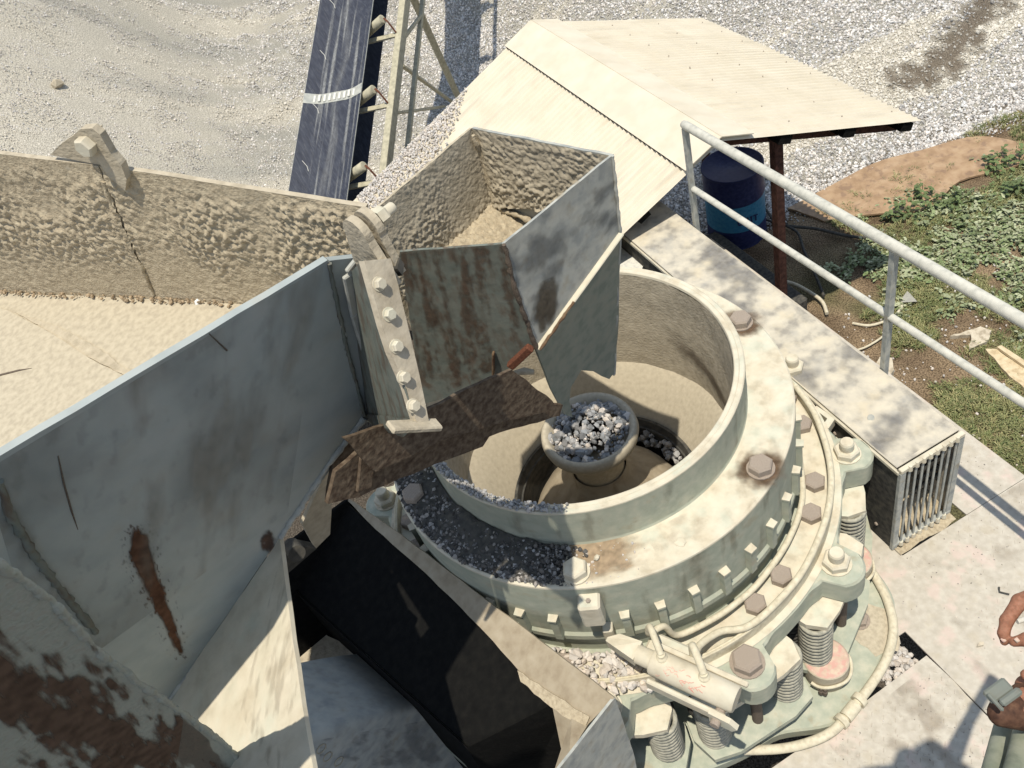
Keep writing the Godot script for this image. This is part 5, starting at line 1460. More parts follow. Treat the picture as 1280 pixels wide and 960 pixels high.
func feed_chute() -> void:
	var o := thing("feed_chute", "angular steel feed chute with mud-lined hopper and hanging flap", "chute", Vector3(-0.200, 0.300, 0.300))
	var A := Vector3(-0.722, 1.600, 0.400); var B := Vector3(-0.354, 1.600, 0.688); var D := Vector3(0.292, 1.600, 0.480); var E := Vector3(-0.062, 1.600, -0.276); var F := Vector3(-0.694, 1.600, 0.007); var G := Vector3(0.259, 1.200, 0.480); var K := Vector3(-0.355, 0.981, 0.671); var A2 := Vector3(-0.899, 0.594, 0.236); var E2 := Vector3(-0.087, 1.150, -0.258)
	var nab := Vector3(-0.616, -0.020, 0.788); var nbd := Vector3(0.307, -0.027, 0.951); var nf := Vector3(0.360, -0.215, 0.908); var nde := Vector3(-0.904, 0.068, 0.422)
	var s := mb()
	prism(s, ragged([A, B, K, Vector3(-0.474, 0.838, 0.574), Vector3(-0.687, 0.682, 0.404), A2, Vector3(-0.813, 1.093, 0.316)], 0.08, 0.003), nab * -0.012)
	var pl := obj("rusty_side", s, M.rusty_grey, o)
	s = mb()
	prism(s, ragged([B, D, G, Vector3(-0.057, 1.077, 0.578), K], 0.08, 0.003), nbd * -0.012)
	var pr := obj("bright_side", s, M.bright_grey, o)
	stain("rust_stain", pr, patch(Vector3(-0.288, 1.312, 0.662), Vector3(-0.107, 1.249, 0.602), Vector3(-0.176, 0.995, 0.617), Vector3(-0.366, 1.052, 0.680)), func(u, v): return 0.75 * smoothstep(0.45, 0.2, Vector2(u - 0.5, (v - 0.5) * 0.8).length() + (grain(Vector3(u, v, 0), 50.0) - 0.5) * 0.35), Color(0.12, 0.10, 0.075), 40, 50)
	stain("smudge", pr, patch(B + nbd * 0.003, D + nbd * 0.003, G + nbd * 0.003, K + nbd * 0.003), func(u, v): return smoothstep(0.45, 0.75, grain(Vector3(u, v, 3), 60.0)) * 0.45, Color(0.15, 0.16, 0.165), 80, 70)
	stain("rust_streak", pl, patch(A + nab * 0.003, B + nab * 0.003, K + nab * 0.003, A2 + nab * 0.003), func(u, v): return smoothstep(0.52, 0.8, grain(Vector3(u * 2.2, v * 0.6, 1), 55.0) + 0.10 * (1.0 - v) + 0.35 * (grain(Vector3(u, v, 6), 330.0) - 0.5)) * 0.6, Color(0.125, 0.085, 0.062), 90, 110)
	weld("weld", pr, [B + nbd * 0.004, Vector3(-0.367, 1.351, 0.690), K + nbd * 0.004], 0.011, M.dark_bolt)
	# hanging flap
	s = mb()
	prism(s, ragged([K, G, Vector3(0.218, 0.559, 0.344), Vector3(0.173, 0.251, 0.289), Vector3(0.160, 0.138, 0.268), Vector3(0.109, 0.119, 0.284), Vector3(0.048, 0.230, 0.334), Vector3(-0.009, 0.350, 0.385), Vector3(-0.094, 0.466, 0.446), Vector3(-0.182, 0.416, 0.470), Vector3(-0.209, 0.307, 0.454), Vector3(-0.205, 0.131, 0.411), Vector3(-0.256, 0.238, 0.457), Vector3(-0.310, 0.561, 0.554)], 0.09, 0.002), nf * -0.014)
	obj("flap", s, M.green_shade, o)
	s = mb()
	bar(s, K + nf * 0.012, G + nf * 0.012, 0.03, 0.012, nf, 0.004)
	obj("flap_rail", s, M.dust, o)
	weld("weld", o, [K + nf * 0.03 + Vector3.UP * 0.01, K.lerp(G, 0.4) + nf * 0.028 + Vector3.UP * 0.012], 0.007, M.old_rust)
	# end wall and far wall, lined with mud
	s = mb(true)
	var D2 := Vector3(0.035, 1.114, 0.010)
	crust(s, E, D, D + (D2 - D).normalized() * 0.55, E2, 60, 50, -nde if nde.x > 0 else nde, func(u, v): return 0.012 * smoothstep(0.45, 0.9, v) + 0.014)
	obj("end_lining", s, M.mud_wall, o)
	s = mb()
	prism(s, ragged([E, D, G, Vector3(0.150, 0.100, 0.263), Vector3(-0.115, 0.200, -0.304)], 0.07, 0.003), nde * -0.016)
	obj("end_plate", s, M.bright_grey, o)
	s = mb(true)
	var Fx := F + (F - E) * 0.12
	var into := (D - E).normalized()
	crust(s, Fx, E, E2, Fx + Vector3(0.02, -0.55, 0.02), 110, 80, into, func(u, v): return 0.006 + 0.006 * smoothstep(0.1, 0.5, v))
	obj("far_lining", s, M.mud_wall, o)
	s = mb()
	prism(s, ragged([Fx, E, E2 + Vector3(0, -0.3, 0), Fx + Vector3(0, -0.9, 0)], 0.08, 0.003), into * -0.014)
	obj("far_plate", s, M.mud_wall, o)
	weld("mud_ridge", o, [E + into * 0.03 + Vector3(-0.03, -0.02, 0.01), E.lerp(E2, 0.35) + into * 0.025, E.lerp(E2, 0.7) + into * 0.025, E2 + into * 0.02], 0.013, M.caked)
	weld("mud_ridge", o, [E2 + into * 0.02, E2.lerp(D2, 0.5) + into * 0.02, D2], 0.014, M.caked)
	weld("corner_bead", o, [D + nbd * 0.004, D.lerp(G, 0.5) + nbd * 0.006, G + nbd * 0.004], 0.008, M.bright_grey)
	# bed of packed stone dust inside
	s = mb(true)
	var bed0 := E2 + into * 0.0
	crust(s, E2 + (F - E) * 0.7 + Vector3(0, 0.02, 0), E2 + Vector3(0.02, 0, 0), E2 + into * 0.40 + Vector3(0.02, -0.20, 0), E2 + (F - E) * 0.7 + into * 0.40 + Vector3(0, -0.20, 0), 60, 50, Vector3.UP, func(u, v): return 0.03)
	obj("packed_dust", s, M.caked, o)
	# bolted flange
	var nk := Vector3(0.449, 0.310, 0.838)
	s = mb()
	prism(s, ragged([Vector3(-0.955, 2.288, 1.386), Vector3(-0.880, 2.240, 1.364), Vector3(-0.907, 2.132, 1.419), Vector3(-0.934, 2.029, 1.471), Vector3(-1.004, 1.799, 1.594), Vector3(-1.041, 1.819, 1.606), Vector3(-1.018, 1.932, 1.553), Vector3(-1.010, 2.042, 1.507), Vector3(-0.984, 2.167, 1.447)], 0.06, 0.002), nk * -0.03)
	var fl := obj("flange", s, M.concrete, o)
	var hb := hex_mesh(0.018, 0.02, 1.25)
	for p in [Vector3(-0.948, 2.212, 1.411), Vector3(-0.963, 2.128, 1.450), Vector3(-0.988, 2.045, 1.495), Vector3(-1.012, 1.962, 1.538), Vector3(-1.026, 1.878, 1.577)]:
		put("bolt", hb, M.dust, fl, frame(p, nk).rotated_local(Vector3.UP, rng.randf()))
	s = mb()
	prism(s, [Vector3(-0.850, 2.203, 1.326), Vector3(-0.846, 2.179, 1.333), Vector3(-0.867, 2.157, 1.352), Vector3(-0.873, 2.184, 1.345)], nk * -0.03)
	obj("torn_tab", s, M.steel_dark, fl)
	s = mb()
	bar(s, Vector3(-1.118, 1.888, 1.622), Vector3(-0.980, 1.768, 1.593), 0.05, 0.02, Vector3.BACK, 0.005)
	obj("foot_bar", s, M.mud_wall, o)
	# cross bar and small angle at the seam's foot
	s = mb()
	bar(s, Vector3(-0.480, 0.877, 0.590), Vector3(-0.376, 1.003, 0.674), 0.035, 0.04, nab, 0.006)
	obj("cross_bar", s, M.rust, o)
	s = mb()
	bar(s, Vector3(-0.527, 0.980, 0.562), Vector3(-0.558, 0.830, 0.534), 0.03, 0.01, nab, 0.003)
	obj("small_angle", s, M.old_rust, o)
	s = mb(true)
	tube(s, [Vector3(-0.467, 0.756, 0.514), Vector3(-0.416, 0.771, 0.555), Vector3(-0.376, 0.763, 0.586)], [0.012, 0.02, 0.012], 8)
	obj("dust_lump", s, M.sand, o)
	# the worn spout under the chute, its shade put into a darker rust
	var ns := Vector3(0.342, 0.000, 0.940)
	s = mb()
	prism(s, ragged([Vector3(-1.274, 1.571, 1.230), Vector3(-1.009, 1.408, 1.133), Vector3(-0.774, 1.321, 1.048), Vector3(-0.563, 1.224, 0.971), Vector3(-0.427, 0.891, 0.922), Vector3(-0.410, 0.807, 0.916), Vector3(-0.720, 1.044, 1.028), Vector3(-0.934, 1.189, 1.106), Vector3(-1.238, 1.332, 1.217)], 0.06, 0.004), ns * -0.015)
	obj("spout_upper", s, M.shaded_rust, o)
	s = mb()
	prism(s, ragged([Vector3(-1.245, 1.410, 1.155), Vector3(-0.903, 1.184, 1.031), Vector3(-0.608, 0.981, 0.924), Vector3(-0.358, 0.728, 0.833), Vector3(-0.393, 0.685, 0.845), Vector3(-0.549, 0.797, 0.902), Vector3(-0.646, 0.870, 0.938), Vector3(-0.758, 0.940, 0.978), Vector3(-0.803, 0.923, 0.995), Vector3(-0.982, 1.032, 1.060), Vector3(-1.175, 1.146, 1.130), Vector3(-1.345, 1.230, 1.192), Vector3(-1.447, 1.318, 1.229), Vector3(-1.363, 1.414, 1.198)], 0.05, 0.005), ns * -0.02)
	obj("spout_lower", s, M.shaded_rust, o)
	s = mb()
	bar(s, Vector3(-1.195, 1.445, 1.148), Vector3(-1.312, 1.252, 1.190), 0.07, 0.015, Vector3(0.940, 0.000, -0.342), 0.004)
	obj("spout_rib", s, M.shaded_rust, o)
	s = mb()
	prism(s, ragged([Vector3(-1.339, 1.272, 0.934), Vector3(-0.929, 1.027, 0.785), Vector3(-1.009, 0.835, 0.814), Vector3(-1.478, 1.073, 0.985)], 0.08, 0.004), ns * -0.02)
	obj("spout_back", s, M.shaded_rust, o)

# ---------------------------------------------------------------- hopper below the trough
func underflow() -> void:
	var o := thing("discharge_hopper", "open dark steel hopper with dusty sunlit corner beside the crusher", "hopper", Vector3(-1.300, -1.950, 0.600))
	var nw := Vector3(-0.482, 0.857, 0.182)
	var s := mb()
	prism(s, ragged([Vector3(-1.599, -0.550, -0.605), Vector3(-1.365, -0.540, -0.033), Vector3(-1.115, -0.545, 0.653), Vector3(-0.920, -0.547, 1.178), Vector3(-0.774, -0.550, 1.581), Vector3(-0.952, -0.651, 1.583), Vector3(-1.067, -0.675, 1.391), Vector3(-1.138, -0.645, 1.066), Vector3(-1.201, -0.622, 0.787), Vector3(-1.318, -0.595, 0.351), Vector3(-1.490, -0.577, -0.191)], 0.08, 0.003), nw * -0.016)
	obj("side_wall", s, M.smooth_mud, o)
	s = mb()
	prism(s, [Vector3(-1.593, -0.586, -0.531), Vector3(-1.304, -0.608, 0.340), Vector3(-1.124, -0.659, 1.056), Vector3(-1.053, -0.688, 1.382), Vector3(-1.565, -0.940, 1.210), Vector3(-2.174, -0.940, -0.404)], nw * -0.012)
	obj("painted_shade_liner", s, M.pit_black, o)  # added near-black face, shade put into its colour
	s = mb()
	prism(s, ragged([Vector3(-1.128, -0.650, 1.124), Vector3(-1.031, -0.641, 1.340), Vector3(-0.922, -0.628, 1.565), Vector3(-0.978, -0.664, 1.590), Vector3(-1.067, -0.672, 1.392), Vector3(-1.142, -0.670, 1.180)], 0.04, 0.006), nw * 0.008)
	obj("mud_band", s, M.caked, o)
	var nv := Vector3(0.358, -0.000, 0.934)
	s = mb()
	prism(s, ragged([Vector3(-0.769, -0.558, 1.580), Vector3(-0.777, -0.933, 1.582), Vector3(-0.790, -1.344, 1.587), Vector3(-0.831, -1.725, 1.603), Vector3(-1.166, -1.897, 1.731), Vector3(-1.556, -0.686, 1.881), Vector3(-1.177, -0.550, 1.736)], 0.08, 0.003), nv * -0.014)
	obj("end_wall", s, M.bright_grey, o)
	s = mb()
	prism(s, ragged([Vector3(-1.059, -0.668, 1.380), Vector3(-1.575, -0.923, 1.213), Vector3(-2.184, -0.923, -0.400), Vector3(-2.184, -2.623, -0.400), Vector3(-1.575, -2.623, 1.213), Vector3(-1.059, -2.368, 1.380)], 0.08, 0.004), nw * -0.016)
	obj("lower_wall", s, M.pit_black, o)  # near-black as well, standing in for shade where sun falls
	s = mb()
	prism(s, ragged([Vector3(-0.952, -0.651, 1.583), Vector3(-1.059, -0.668, 1.380), Vector3(-1.179, -1.018, 1.630), Vector3(-1.288, -0.545, 1.778), Vector3(-1.177, -0.550, 1.736)], 0.08, 0.003), Vector3(0.0, -0.02, 0.0))
	obj("corner_floor", s, M.smooth_mud, o)
	# the far sides, under the trough, their deep shade put in as near-black
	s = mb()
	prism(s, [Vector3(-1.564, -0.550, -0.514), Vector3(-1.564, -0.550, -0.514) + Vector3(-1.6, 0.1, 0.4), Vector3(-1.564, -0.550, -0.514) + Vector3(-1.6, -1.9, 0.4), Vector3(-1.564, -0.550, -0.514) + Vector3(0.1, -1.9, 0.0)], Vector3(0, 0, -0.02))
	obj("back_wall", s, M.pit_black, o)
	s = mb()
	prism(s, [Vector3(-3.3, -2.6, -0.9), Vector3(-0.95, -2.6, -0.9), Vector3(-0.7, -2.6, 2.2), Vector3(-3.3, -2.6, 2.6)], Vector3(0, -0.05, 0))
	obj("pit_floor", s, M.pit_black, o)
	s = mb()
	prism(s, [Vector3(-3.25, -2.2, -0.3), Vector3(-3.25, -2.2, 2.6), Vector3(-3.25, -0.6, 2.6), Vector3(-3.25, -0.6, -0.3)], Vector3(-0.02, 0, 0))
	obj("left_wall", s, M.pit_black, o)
	# crossing channel with a sunlit scrap of sand
	o = thing("channel_beam", "dusty steel channel crossing the dark pit under the trough", "beam", Vector3(-2.202, -1.500, -0.098))
	s = mb()
	prism(s, ragged([Vector3(-2.467, -1.500, -0.700), Vector3(-2.302, -1.500, -0.682), Vector3(-2.188, -1.500, -0.339), Vector3(-1.955, -1.500, 0.009), Vector3(-2.087, -1.500, 0.245), Vector3(-2.250, -1.500, 0.269), Vector3(-2.340, -1.500, 0.030), Vector3(-2.568, -1.500, -0.324)], 0.07, 0.004), Vector3(0, -0.03, 0))
	obj("web", s, M.mud_wall, o)
	s = mb()
	prism(s, ragged([Vector3(-2.464, -1.490, -0.692), Vector3(-2.296, -1.490, -0.687), Vector3(-2.275, -1.490, -0.626), Vector3(-2.481, -1.490, -0.627)], 0.07, 0.003), Vector3(0, 0.08, 0))
	obj("lip", s, M.mud_wall, o)
	s = mb()
	prism(s, ragged([Vector3(-2.431, -1.490, -0.578), Vector3(-2.359, -1.490, -0.470), Vector3(-2.331, -1.490, -0.392), Vector3(-2.447, -1.490, -0.382)], 0.03, 0.004), Vector3(0, 0.006, 0))
	obj("sand_patch", s, M.sand, o)
	# the rounded cover below
	o = thing("belt_cover", "rounded grey-white dusty cover at the bottom of the pit", "cover", Vector3(-2.063, -1.609, 0.730))
	var na := Vector3(0.358, 0.000, 0.934)
	s = mb(true)
	var rim := curve([Vector3(-2.500, -0.475, 0.897), Vector3(-2.273, -0.701, 0.810), Vector3(-2.101, -0.873, 0.744), Vector3(-1.870, -1.175, 0.656), Vector3(-1.673, -1.499, 0.580), Vector3(-1.545, -1.815, 0.531), Vector3(-1.521, -2.113, 0.522), Vector3(-1.550, -2.540, 0.533), Vector3(-1.623, -3.101, 0.561), Vector3(-1.809, -4.210, 0.633)], 6)
	var back: Vector3 = Vector3(-2.333, -2.217, 0.833)
	var lay := func(k, p): return p + (p - back).normalized() * [-0.05, -0.02, 0.0, 0.004, 0.004][k] + na * [0.0, -0.006, -0.03, -0.06, -0.6][k]
	for i in rim.size() - 1:
		tri(s, back, lay.call(0, rim[i]), lay.call(0, rim[i + 1]))
		for k in 4: quad(s, lay.call(k, rim[i]), lay.call(k + 1, rim[i]), lay.call(k + 1, rim[i + 1]), lay.call(k, rim[i + 1]))
	obj("shell", s, M.bright_grey, o)
	stain("smudge", o, patch(Vector3(-2.267, -0.742, 0.811), Vector3(-1.538, -1.890, 0.532), Vector3(-1.746, -2.865, 0.612), Vector3(-2.437, -1.079, 0.876)), func(u, v): return smoothstep(0.5, 0.75, grain(Vector3(u * 2.0, v, 1), 60.0)) * 0.4, Color(0.25, 0.25, 0.25), 60, 40)
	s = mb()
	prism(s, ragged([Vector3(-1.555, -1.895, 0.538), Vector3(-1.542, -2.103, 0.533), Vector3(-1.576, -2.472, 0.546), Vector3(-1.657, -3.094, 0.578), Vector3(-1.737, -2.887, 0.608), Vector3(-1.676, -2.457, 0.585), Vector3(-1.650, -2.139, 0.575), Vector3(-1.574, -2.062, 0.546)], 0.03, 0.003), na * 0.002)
	obj("painted_sunlit_edge", s, M.white_dust, o)  # pale strip painted on as the sunlit edge of the cover
	for c in [Vector3(-2.299, -0.918, 0.825), Vector3(-2.292, -0.813, 0.822), Vector3(-2.279, -1.041, 0.817)]:
		s = mb(true)
		var q := []
		var cf := frame(c, na)
		for k in 13: q.append(cf * (Vector3(cos(k * 0.5), 0, sin(k * 0.5)) * 0.03))
		tube(s, q, 0.003, 5)
		obj("drip_ring", s, M.mud_wall, o)

# ---------------------------------------------------------------- loose stone on the machine
func gravels() -> void:
	var a := []; var b := []
	# heaped on the dish
	for k in 520:
		var t := rng.randf() * TAU; var q := sqrt(rng.randf()) * 0.262
		var r := 0.009 + 0.030 * pow(rng.randf(), 2.2) + (0.018 if rng.randf() < 0.05 else 0.0)
		var y := -0.565 + 0.075 * (1.0 - pow(q / 0.262, 2.0)) + rng.randf_range(0.0, 0.03)
		var c := grey(0.14, 0.34, -0.03) if rng.randf() < 0.72 else grey(0.36, 0.58, 0.06)
		(a if k % 2 else b).append([Transform3D(any_turn().scaled(Vector3.ONE * r), Vector3(cos(t) * q, y, sin(t) * q)), c])
	scatter("stone_heap", rock_mesh(41, 0.7), M.stone, a, "crushed blue-grey stones heaped on the round distributor dish")
	scatter("stone_heap", rock_mesh(44, 0.8), M.stone, b, "larger angular stones in the heap on the distributor dish")
	# on the cap and on the rim, under the chute
	a = []; b = []
	for k in 7500:
		var t := deg_to_rad(rng.randf_range(118.0, 226.0))
		var q := rng.randf_range(1.01, 1.25)
		var edge := smoothstep(118.0, 132.0, rad_to_deg(t)) * smoothstep(228.0, 205.0, rad_to_deg(t))
		if rng.randf() > edge + 0.06: continue
		var r := 0.004 + 0.019 * pow(rng.randf(), 3.5)
		var drift := 0.05 * edge * smoothstep(1.26, 1.02, q) * (0.6 + lumps.get_noise_2d(t * 90.0, q * 60.0))
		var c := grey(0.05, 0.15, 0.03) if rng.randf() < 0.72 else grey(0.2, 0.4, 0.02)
		a.append([Transform3D(any_turn().scaled(Vector3.ONE * r), at_angle(rad_to_deg(t), q, -0.30 + maxf(drift, 0.0) * rng.randf())), c])
	for k in 800:
		var t := rng.randf_range(121.0, 205.0)
		var q := rng.randf_range(0.945, 0.995)
		if t < 126.0 and rng.randf() < 0.5: continue
		var r := 0.006 + 0.012 * pow(rng.randf(), 2.0)
		b.append([Transform3D(any_turn().scaled(Vector3.ONE * r), at_angle(t, q, 0.004 + rng.randf() * 0.02)), grey(0.22, 0.45, 0.0)])
	for k in 90:
		var t := rng.randf_range(98.0, 128.0); var q := rng.randf_range(1.02, 1.24)
		if rng.randf() > smoothstep(96.0, 126.0, t): continue
		var r := 0.004 + 0.014 * pow(rng.randf(), 3.0)
		b.append([Transform3D(any_turn().scaled(Vector3.ONE * r), at_angle(t, q, -0.302)), grey(0.4, 0.6, 0.05)])
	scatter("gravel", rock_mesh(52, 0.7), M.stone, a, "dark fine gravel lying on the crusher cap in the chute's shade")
	scatter("gravel", rock_mesh(55, 0.7), M.stone, b, "small stones along the shaded bowl rim and beside the cap bolt")
	# drift of fines under the gravel
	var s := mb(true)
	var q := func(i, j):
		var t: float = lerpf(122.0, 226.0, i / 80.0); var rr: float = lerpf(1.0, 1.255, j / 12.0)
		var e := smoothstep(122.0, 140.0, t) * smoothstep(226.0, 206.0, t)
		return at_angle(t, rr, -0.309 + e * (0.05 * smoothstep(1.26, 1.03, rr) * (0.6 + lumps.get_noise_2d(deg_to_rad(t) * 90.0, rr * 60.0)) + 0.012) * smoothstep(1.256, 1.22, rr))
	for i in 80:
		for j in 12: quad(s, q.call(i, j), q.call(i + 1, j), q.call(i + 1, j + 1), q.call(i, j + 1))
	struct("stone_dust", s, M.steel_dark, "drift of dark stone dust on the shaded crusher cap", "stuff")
	# rubble behind the ram, in the throat and in the gap of the deck
	a = []; b = []
	for k in 420:
		var t := rng.randf_range(110.0, 150.0); var qq := rng.randf_range(1.28, 1.53)
		var r := 0.012 + 0.030 * pow(rng.randf(), 1.6)
		a.append([Transform3D(any_turn().scaled(Vector3.ONE * r), at_angle(t, qq, -1.03 + rng.randf() * 0.07 * smoothstep(107.0, 122.0, t))), grey(0.44, 0.6, 0.07)])
	for k in 70:
		var t := rng.randf_range(-62.0, 8.0)
		var r := rng.randf_range(0.014, 0.036)
		b.append([Transform3D(any_turn().scaled(Vector3.ONE * r), at_angle(t, rng.randf_range(0.53, 0.595), -1.30 + rng.randf() * 0.08)), grey(0.2, 0.4, 0.0)])
	for k in 170:
		var p := Vector3(rng.randf_range(0.86, 1.12), 0, rng.randf_range(1.50, 1.80))
		var r := rng.randf_range(0.012, 0.034)
		b.append([Transform3D(any_turn().scaled(Vector3.ONE * r), p + Vector3(0, -2.06 + rng.randf() * 0.05, 0)), grey(0.42, 0.58, 0.06)])
	scatter("rubble", rock_mesh(61, 0.8), M.stone, a, "pale dusty rubble caught behind the ram's pawl")
	scatter("rubble", rock_mesh(64, 0.8), M.stone, b, "stones in the crusher throat and in the deck's gap")
	# stones gathered on the shed roof
	a = []
	for k in 3800:
		var z := -5.56 + rng.randf() * rng.randf() * 1.75
		var x := rng.randf_range(-0.15, 1.7)
		if x > 1.5 - (z + 5.56) * 1.1 + rng.randf_range(-0.15, 0.1): continue
		var y := lerpf(-0.484, -1.511, (2.5 - x) / 2.71)
		var r := rng.randf_range(0.009, 0.022)
		a.append([Transform3D(any_turn().scaled(Vector3.ONE * r), Vector3(x, y + 0.02 + rng.randf() * 0.02, z)), grey(0.36, 0.62, 0.05)])
	scatter("gravel", rock_mesh(70, 0.7), M.stone, a, "pale gravel spilled over the lower left of the shed roof")
	# single stones
	var st := rock_mesh(75, 0.6)
	var spots := [[Vector3(-3.252, -1.229, -13.321), 0.14, "large lone stone on the heap at upper left"], [Vector3(0.267, -0.300, 0.635), 0.0, ""]]
	var w: Vector3 = spots[0][0]
	w.y = height(w.x, w.z) + 0.05
	tag(put(numbered("boulder"), st, M.mud_wall, self, Transform3D(any_turn().scaled(Vector3.ONE * 0.16), w)), "lone brown boulder on the stone heap at upper left", "boulder")
	tag(put(numbered("stone"), st, M.dust, self, Transform3D(Basis(Vector3.UP, 0.6).scaled(Vector3.ONE * 0.028), Vector3(-0.478, -0.290, 0.993))), "pale stone beside the chalky white cap bolt", "stone")
	tag(put(numbered("stone"), st, M.dust, self, Transform3D(Basis(Vector3.UP, 2.0).scaled(Vector3(0.05, 0.012, 0.04)), Vector3(-0.061, -0.303, 1.166))), "flat dusty flake lying on the sunlit crusher cap", "stone")

# ---------------------------------------------------------------- the man at the rail
func worker() -> void:
	# gantry he stands on, outside the picture
	var o := thing("gantry", "steel gantry platform with green-grey rail bars", "platform", Vector3(0.3, 1.1, 3.6))
	var s := mb()
	box(s, Transform3D(Basis(), Vector3(0.38, 1.16, 3.62)), Vector3(0.9, 0.05, 0.8), 0.01)
	obj("platform_floor", s, M.deck, o)
	s = mb(true)
	tube(s, [Vector3(-0.454, 2.057, 3.161), Vector3(-0.529, 2.106, 3.204), Vector3(-0.631, 2.168, 3.263)], 0.017, 12)
	obj("rail_bar", s, M.rail_green, o)
	s = mb(true)
	tube(s, [Vector3(-0.447, 2.121, 3.188), Vector3(-0.518, 2.150, 3.230), Vector3(-0.618, 2.211, 3.286)], 0.019, 12)
	obj("rail_bar", s, M.rail_green, o)
	s = mb(true)
	tube(s, [Vector3(-0.631, 2.168, 3.263), Vector3(-0.618, 2.211, 3.286), Vector3(0.0, 1.7, 3.35), Vector3(0.0, 1.18, 3.35)], 0.02, 12)
	obj("rail_post", s, M.rail_green, o)
	for e in [[Vector3(0.86, 1.5, 2.89), Vector3(0.132, 1.500, 3.162), 0.034], [Vector3(0.645, 1.500, 2.957), Vector3(0.155, 1.500, 3.228), 0.03]]:
		s = mb(true)
		tube(s, [e[0], e[1]], e[2], 12)
		obj("hand_rail", s, M.rail_green, o)
	o = thing("leather_case", "dark brown leather case with a grey buckle by the hand", "case", Vector3(-0.498, 2.211, 3.180))
	s = mb(true)
	blob(s, [[Vector3(-0.510, 2.207, 3.177), Vector3(-0.480, 2.195, 3.190), 0.020, 0.026], [Vector3(-0.488, 2.206, 3.172), Vector3(-0.455, 2.198, 3.177), 0.018, 0.026]], 0.005, 0.02)
	obj("body", s, M.leather, o)
	s = mb()
	var bf := frame(Vector3(-0.508, 2.256, 3.160), Vector3(-0.392, 0.896, 0.209), Vector3(0.030, 0.013, 0.002))
	box(s, bf, Vector3(0.040, 0.008, 0.022), 0.003)
	box(s, Transform3D(bf.basis, bf * Vector3(0.008, 0.006, 0.016)), Vector3(0.036, 0.008, 0.012), 0.003)
	box(s, Transform3D(bf.basis, bf * Vector3(-0.014, 0.006, 0.010)), Vector3(0.006, 0.008, 0.03), 0.002)
	obj("buckle", s, M.rusty_grey, o)
	s = mb(true)
	tube(s, [Vector3(-0.393, 2.243, 3.091), Vector3(-0.373, 2.241, 3.095)], 0.0042, 10)
	tag(obj(numbered("cigarette"), s, M.white_dust, self), "white cigarette held between thumb and fingers at right edge", "cigarette")
	# the man: one body, his hands in the picture
	o = thing("person", "person at the right edge, bare hand held over the deck plates", "person", Vector3(0.05, 1.19, 3.55))
	s = mb(true)
	var hip := Vector3(0.06, 2.10, 3.56); var chest := Vector3(0.02, 2.55, 3.50); var neck := Vector3(-0.01, 2.80, 3.45); var head := Vector3(-0.04, 3.0, 3.41)
	var sl := Vector3(-0.08, 2.68, 3.27); var sr := Vector3(0.09, 2.68, 3.68)
	var wa: Vector3 = Vector3(-0.256, 2.218, 3.095); var wb: Vector3 = Vector3(-0.364, 2.136, 3.197)
	var ea := Vector3(-0.12, 2.36, 3.22); var eb := Vector3(0.05, 2.33, 3.60)
	blob(s, [[hip, chest, 0.145, 0.165], [chest, chest.lerp(neck, 0.6), 0.16, 0.10], [sl, sr, 0.075, 0.075], [hip + Vector3(-0.04, 0, -0.09), hip + Vector3(0.04, 0, 0.09), 0.12, 0.12]], 0.025, 0.08)
	obj("shirt", s, M.cloth_light, o)
	s = mb(true)
	blob(s, [[sl, ea, 0.07, 0.055], [sr, eb, 0.07, 0.055]], 0.02, 0.03)
	obj("sleeve", s, M.cloth_light, o)
	s = mb(true)
	for e in [-1, 1]:
		var h2 := hip + Vector3(0.04, -0.03, 0.09) * Vector3(e, 1, e); var kn := Vector3(0.02 + 0.05 * e, 1.68, 3.52 + 0.10 * e); var an := Vector3(0.08 + 0.05 * e, 1.28, 3.56 + 0.10 * e)
		blob(s, [[h2, kn, 0.095, 0.068], [kn, an, 0.066, 0.05]], 0.02, 0.03)
	obj("trousers", s, M.cloth_dark, o)
	s = mb(true)
	for e in [-1, 1]:
		var an := Vector3(0.08 + 0.05 * e, 1.235, 3.56 + 0.10 * e)
		blob(s, [[an, an + Vector3(-0.16, -0.01, -0.03), 0.045, 0.036], [an, an + Vector3(0.04, -0.01, 0), 0.042, 0.04]], 0.014, 0.02)
	obj("shoe", s, M.leather, o)
	s = mb(true)
	var look := Vector3(-0.94, -0.3, -0.15).normalized()
	blob(s, [[neck + Vector3(0, -0.06, 0), head, 0.062, 0.06]], 0.015, 0.02)
	blob(s, [[head + Vector3(0.015, 0.06, 0.0), head + Vector3(-0.015, 0.0, 0), 0.088, 0.082], [head + look * 0.03 + Vector3(0, -0.07, 0), head + look * 0.05 + Vector3(0, -0.085, 0), 0.05, 0.03], [head + look * 0.085 + Vector3(0, 0.02, 0), head + look * 0.112 + Vector3(0, -0.012, 0), 0.012, 0.016], [head + look * 0.085 + Vector3(0, -0.055, -0.02), head + look * 0.085 + Vector3(0, -0.055, 0.02), 0.009, 0.009], [head + look * 0.075 + Vector3(0, 0.045, -0.04), head + look * 0.075 + Vector3(0, 0.045, 0.04), 0.014, 0.014], [head + Vector3(0, 0.02, -0.088), head + Vector3(0.01, -0.02, -0.088), 0.014, 0.01], [head + Vector3(0, 0.02, 0.088), head + Vector3(0.01, -0.02, 0.088), 0.014, 0.01]], 0.008, 0.015)
	# forearms and hands, fingers bent one by one
	blob(s, [[ea, wa, 0.046, 0.030], [eb, wb, 0.046, 0.030]], 0.010, 0.02)
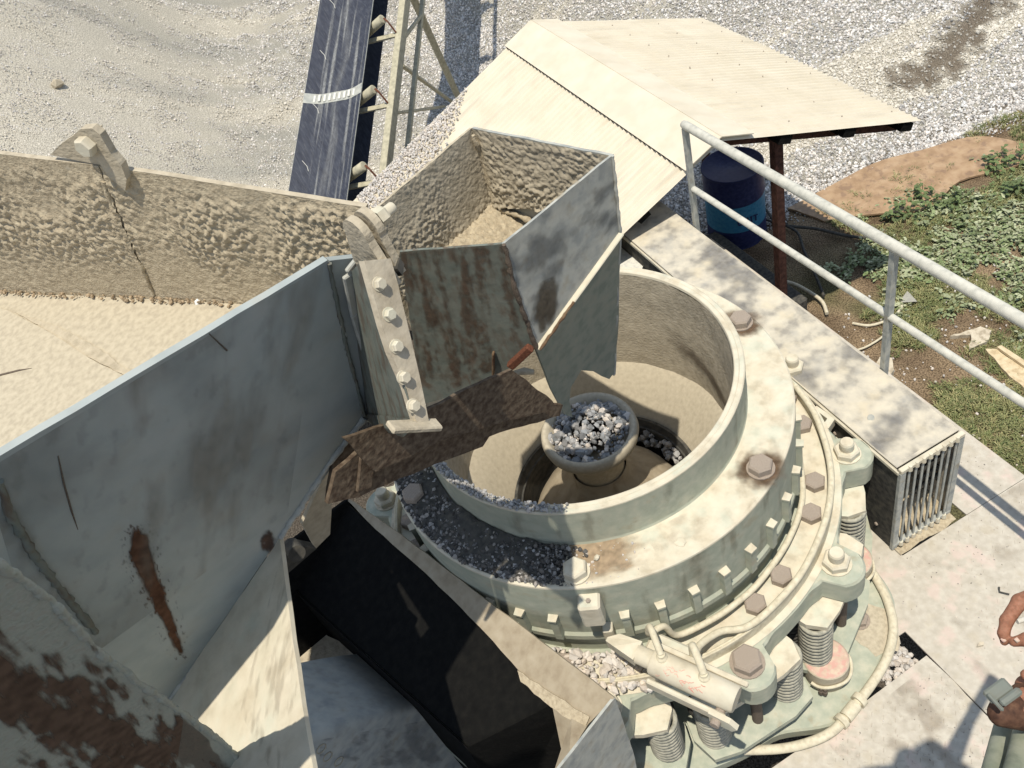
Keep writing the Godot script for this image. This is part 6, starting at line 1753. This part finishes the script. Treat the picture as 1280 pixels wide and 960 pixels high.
	var hand := [
		[wa, Vector3(-0.329, 2.241, 3.076), 0.028, 0.018], [wa, Vector3(-0.334, 2.232, 3.098), 0.026, 0.020],
		[Vector3(-0.339, 2.258, 3.081), Vector3(-0.376, 2.268, 3.076), 0.0155, 0.0125], [Vector3(-0.376, 2.268, 3.076), Vector3(-0.414, 2.263, 3.087), 0.0118, 0.0102], [Vector3(-0.414, 2.263, 3.087), Vector3(-0.429, 2.252, 3.097), 0.0098, 0.0088], [Vector3(-0.429, 2.252, 3.097), Vector3(-0.434, 2.242, 3.105), 0.0085, 0.0062],
		[Vector3(-0.338, 2.241, 3.102), Vector3(-0.345, 2.214, 3.099), 0.015, 0.0125], [Vector3(-0.345, 2.214, 3.099), Vector3(-0.363, 2.192, 3.105), 0.0118, 0.0105], [Vector3(-0.363, 2.192, 3.105), Vector3(-0.382, 2.192, 3.112), 0.010, 0.0075],
		[Vector3(-0.334, 2.226, 3.122), Vector3(-0.335, 2.192, 3.116), 0.014, 0.012], [Vector3(-0.335, 2.192, 3.116), Vector3(-0.359, 2.178, 3.123), 0.0115, 0.008],
		[Vector3(-0.330, 2.224, 3.137), Vector3(-0.333, 2.188, 3.136), 0.0125, 0.0105], [Vector3(-0.333, 2.188, 3.136), Vector3(-0.352, 2.177, 3.140), 0.010, 0.007],
		[Vector3(-0.332, 2.258, 3.136), Vector3(-0.383, 2.266, 3.136), 0.018, 0.0145], [Vector3(-0.383, 2.266, 3.136), Vector3(-0.412, 2.259, 3.125), 0.0128, 0.0112], [Vector3(-0.412, 2.259, 3.125), Vector3(-0.427, 2.251, 3.115), 0.0105, 0.0078]]
	blob(s, hand, 0.0025, 0.004)
	blob(s, [[wb, Vector3(-0.424, 2.179, 3.175), 0.030, 0.026], [Vector3(-0.401, 2.180, 3.168), Vector3(-0.443, 2.200, 3.164), 0.020, 0.016], [Vector3(-0.443, 2.200, 3.164), Vector3(-0.468, 2.214, 3.177), 0.015, 0.0125], [Vector3(-0.468, 2.214, 3.177), Vector3(-0.482, 2.216, 3.193), 0.012, 0.009], [Vector3(-0.417, 2.180, 3.186), Vector3(-0.457, 2.200, 3.189), 0.018, 0.014], [Vector3(-0.457, 2.200, 3.189), Vector3(-0.475, 2.206, 3.204), 0.013, 0.009], [Vector3(-0.426, 2.173, 3.201), Vector3(-0.459, 2.190, 3.207), 0.016, 0.012], [Vector3(-0.459, 2.190, 3.207), Vector3(-0.472, 2.193, 3.217), 0.012, 0.009], [Vector3(-0.430, 2.168, 3.214), Vector3(-0.456, 2.178, 3.221), 0.014, 0.010], [Vector3(-0.398, 2.212, 3.187), Vector3(-0.427, 2.235, 3.168), 0.016, 0.013], [Vector3(-0.427, 2.235, 3.168), Vector3(-0.448, 2.239, 3.160), 0.0125, 0.009]], 0.003, 0.006)
	obj("body", s, M.skin, o)
	s = mb(true)
	for p in [[Vector3(-0.437, 2.251, 3.104), Vector3(0.425, -0.873, -0.238)], [Vector3(-0.427, 2.263, 3.118), Vector3(0.433, -0.871, -0.231)]]:
		var nf := frame(p[0], -p[1])
		prism(s, [nf * Vector3(-0.003, 0, -0.003), nf * Vector3(0.003, 0, -0.003), nf * Vector3(0.003, 0, 0.004), nf * Vector3(-0.003, 0, 0.004)], -p[1] * 0.001)
	obj("fingernail", s, M.pink, o)
	s = mb(true)
	blob(s, [[head + Vector3(0.035, 0.085, 0), head + Vector3(0.045, 0.03, 0), 0.085, 0.085], [head + Vector3(-0.02, 0.11, -0.03), head + Vector3(-0.02, 0.11, 0.03), 0.055, 0.055]], 0.010, 0.02)
	obj("hair", s, M.hair, o)
	for e in [-1, 1]:
		s = mb(true)
		blob(s, [[head + look * 0.088 + Vector3(0, 0.022, 0.03 * e), head + look * 0.089 + Vector3(0, 0.022, 0.034 * e), 0.007, 0.007]], 0.004, 0.004)
		obj("eye", s, M.dark_bolt, o)
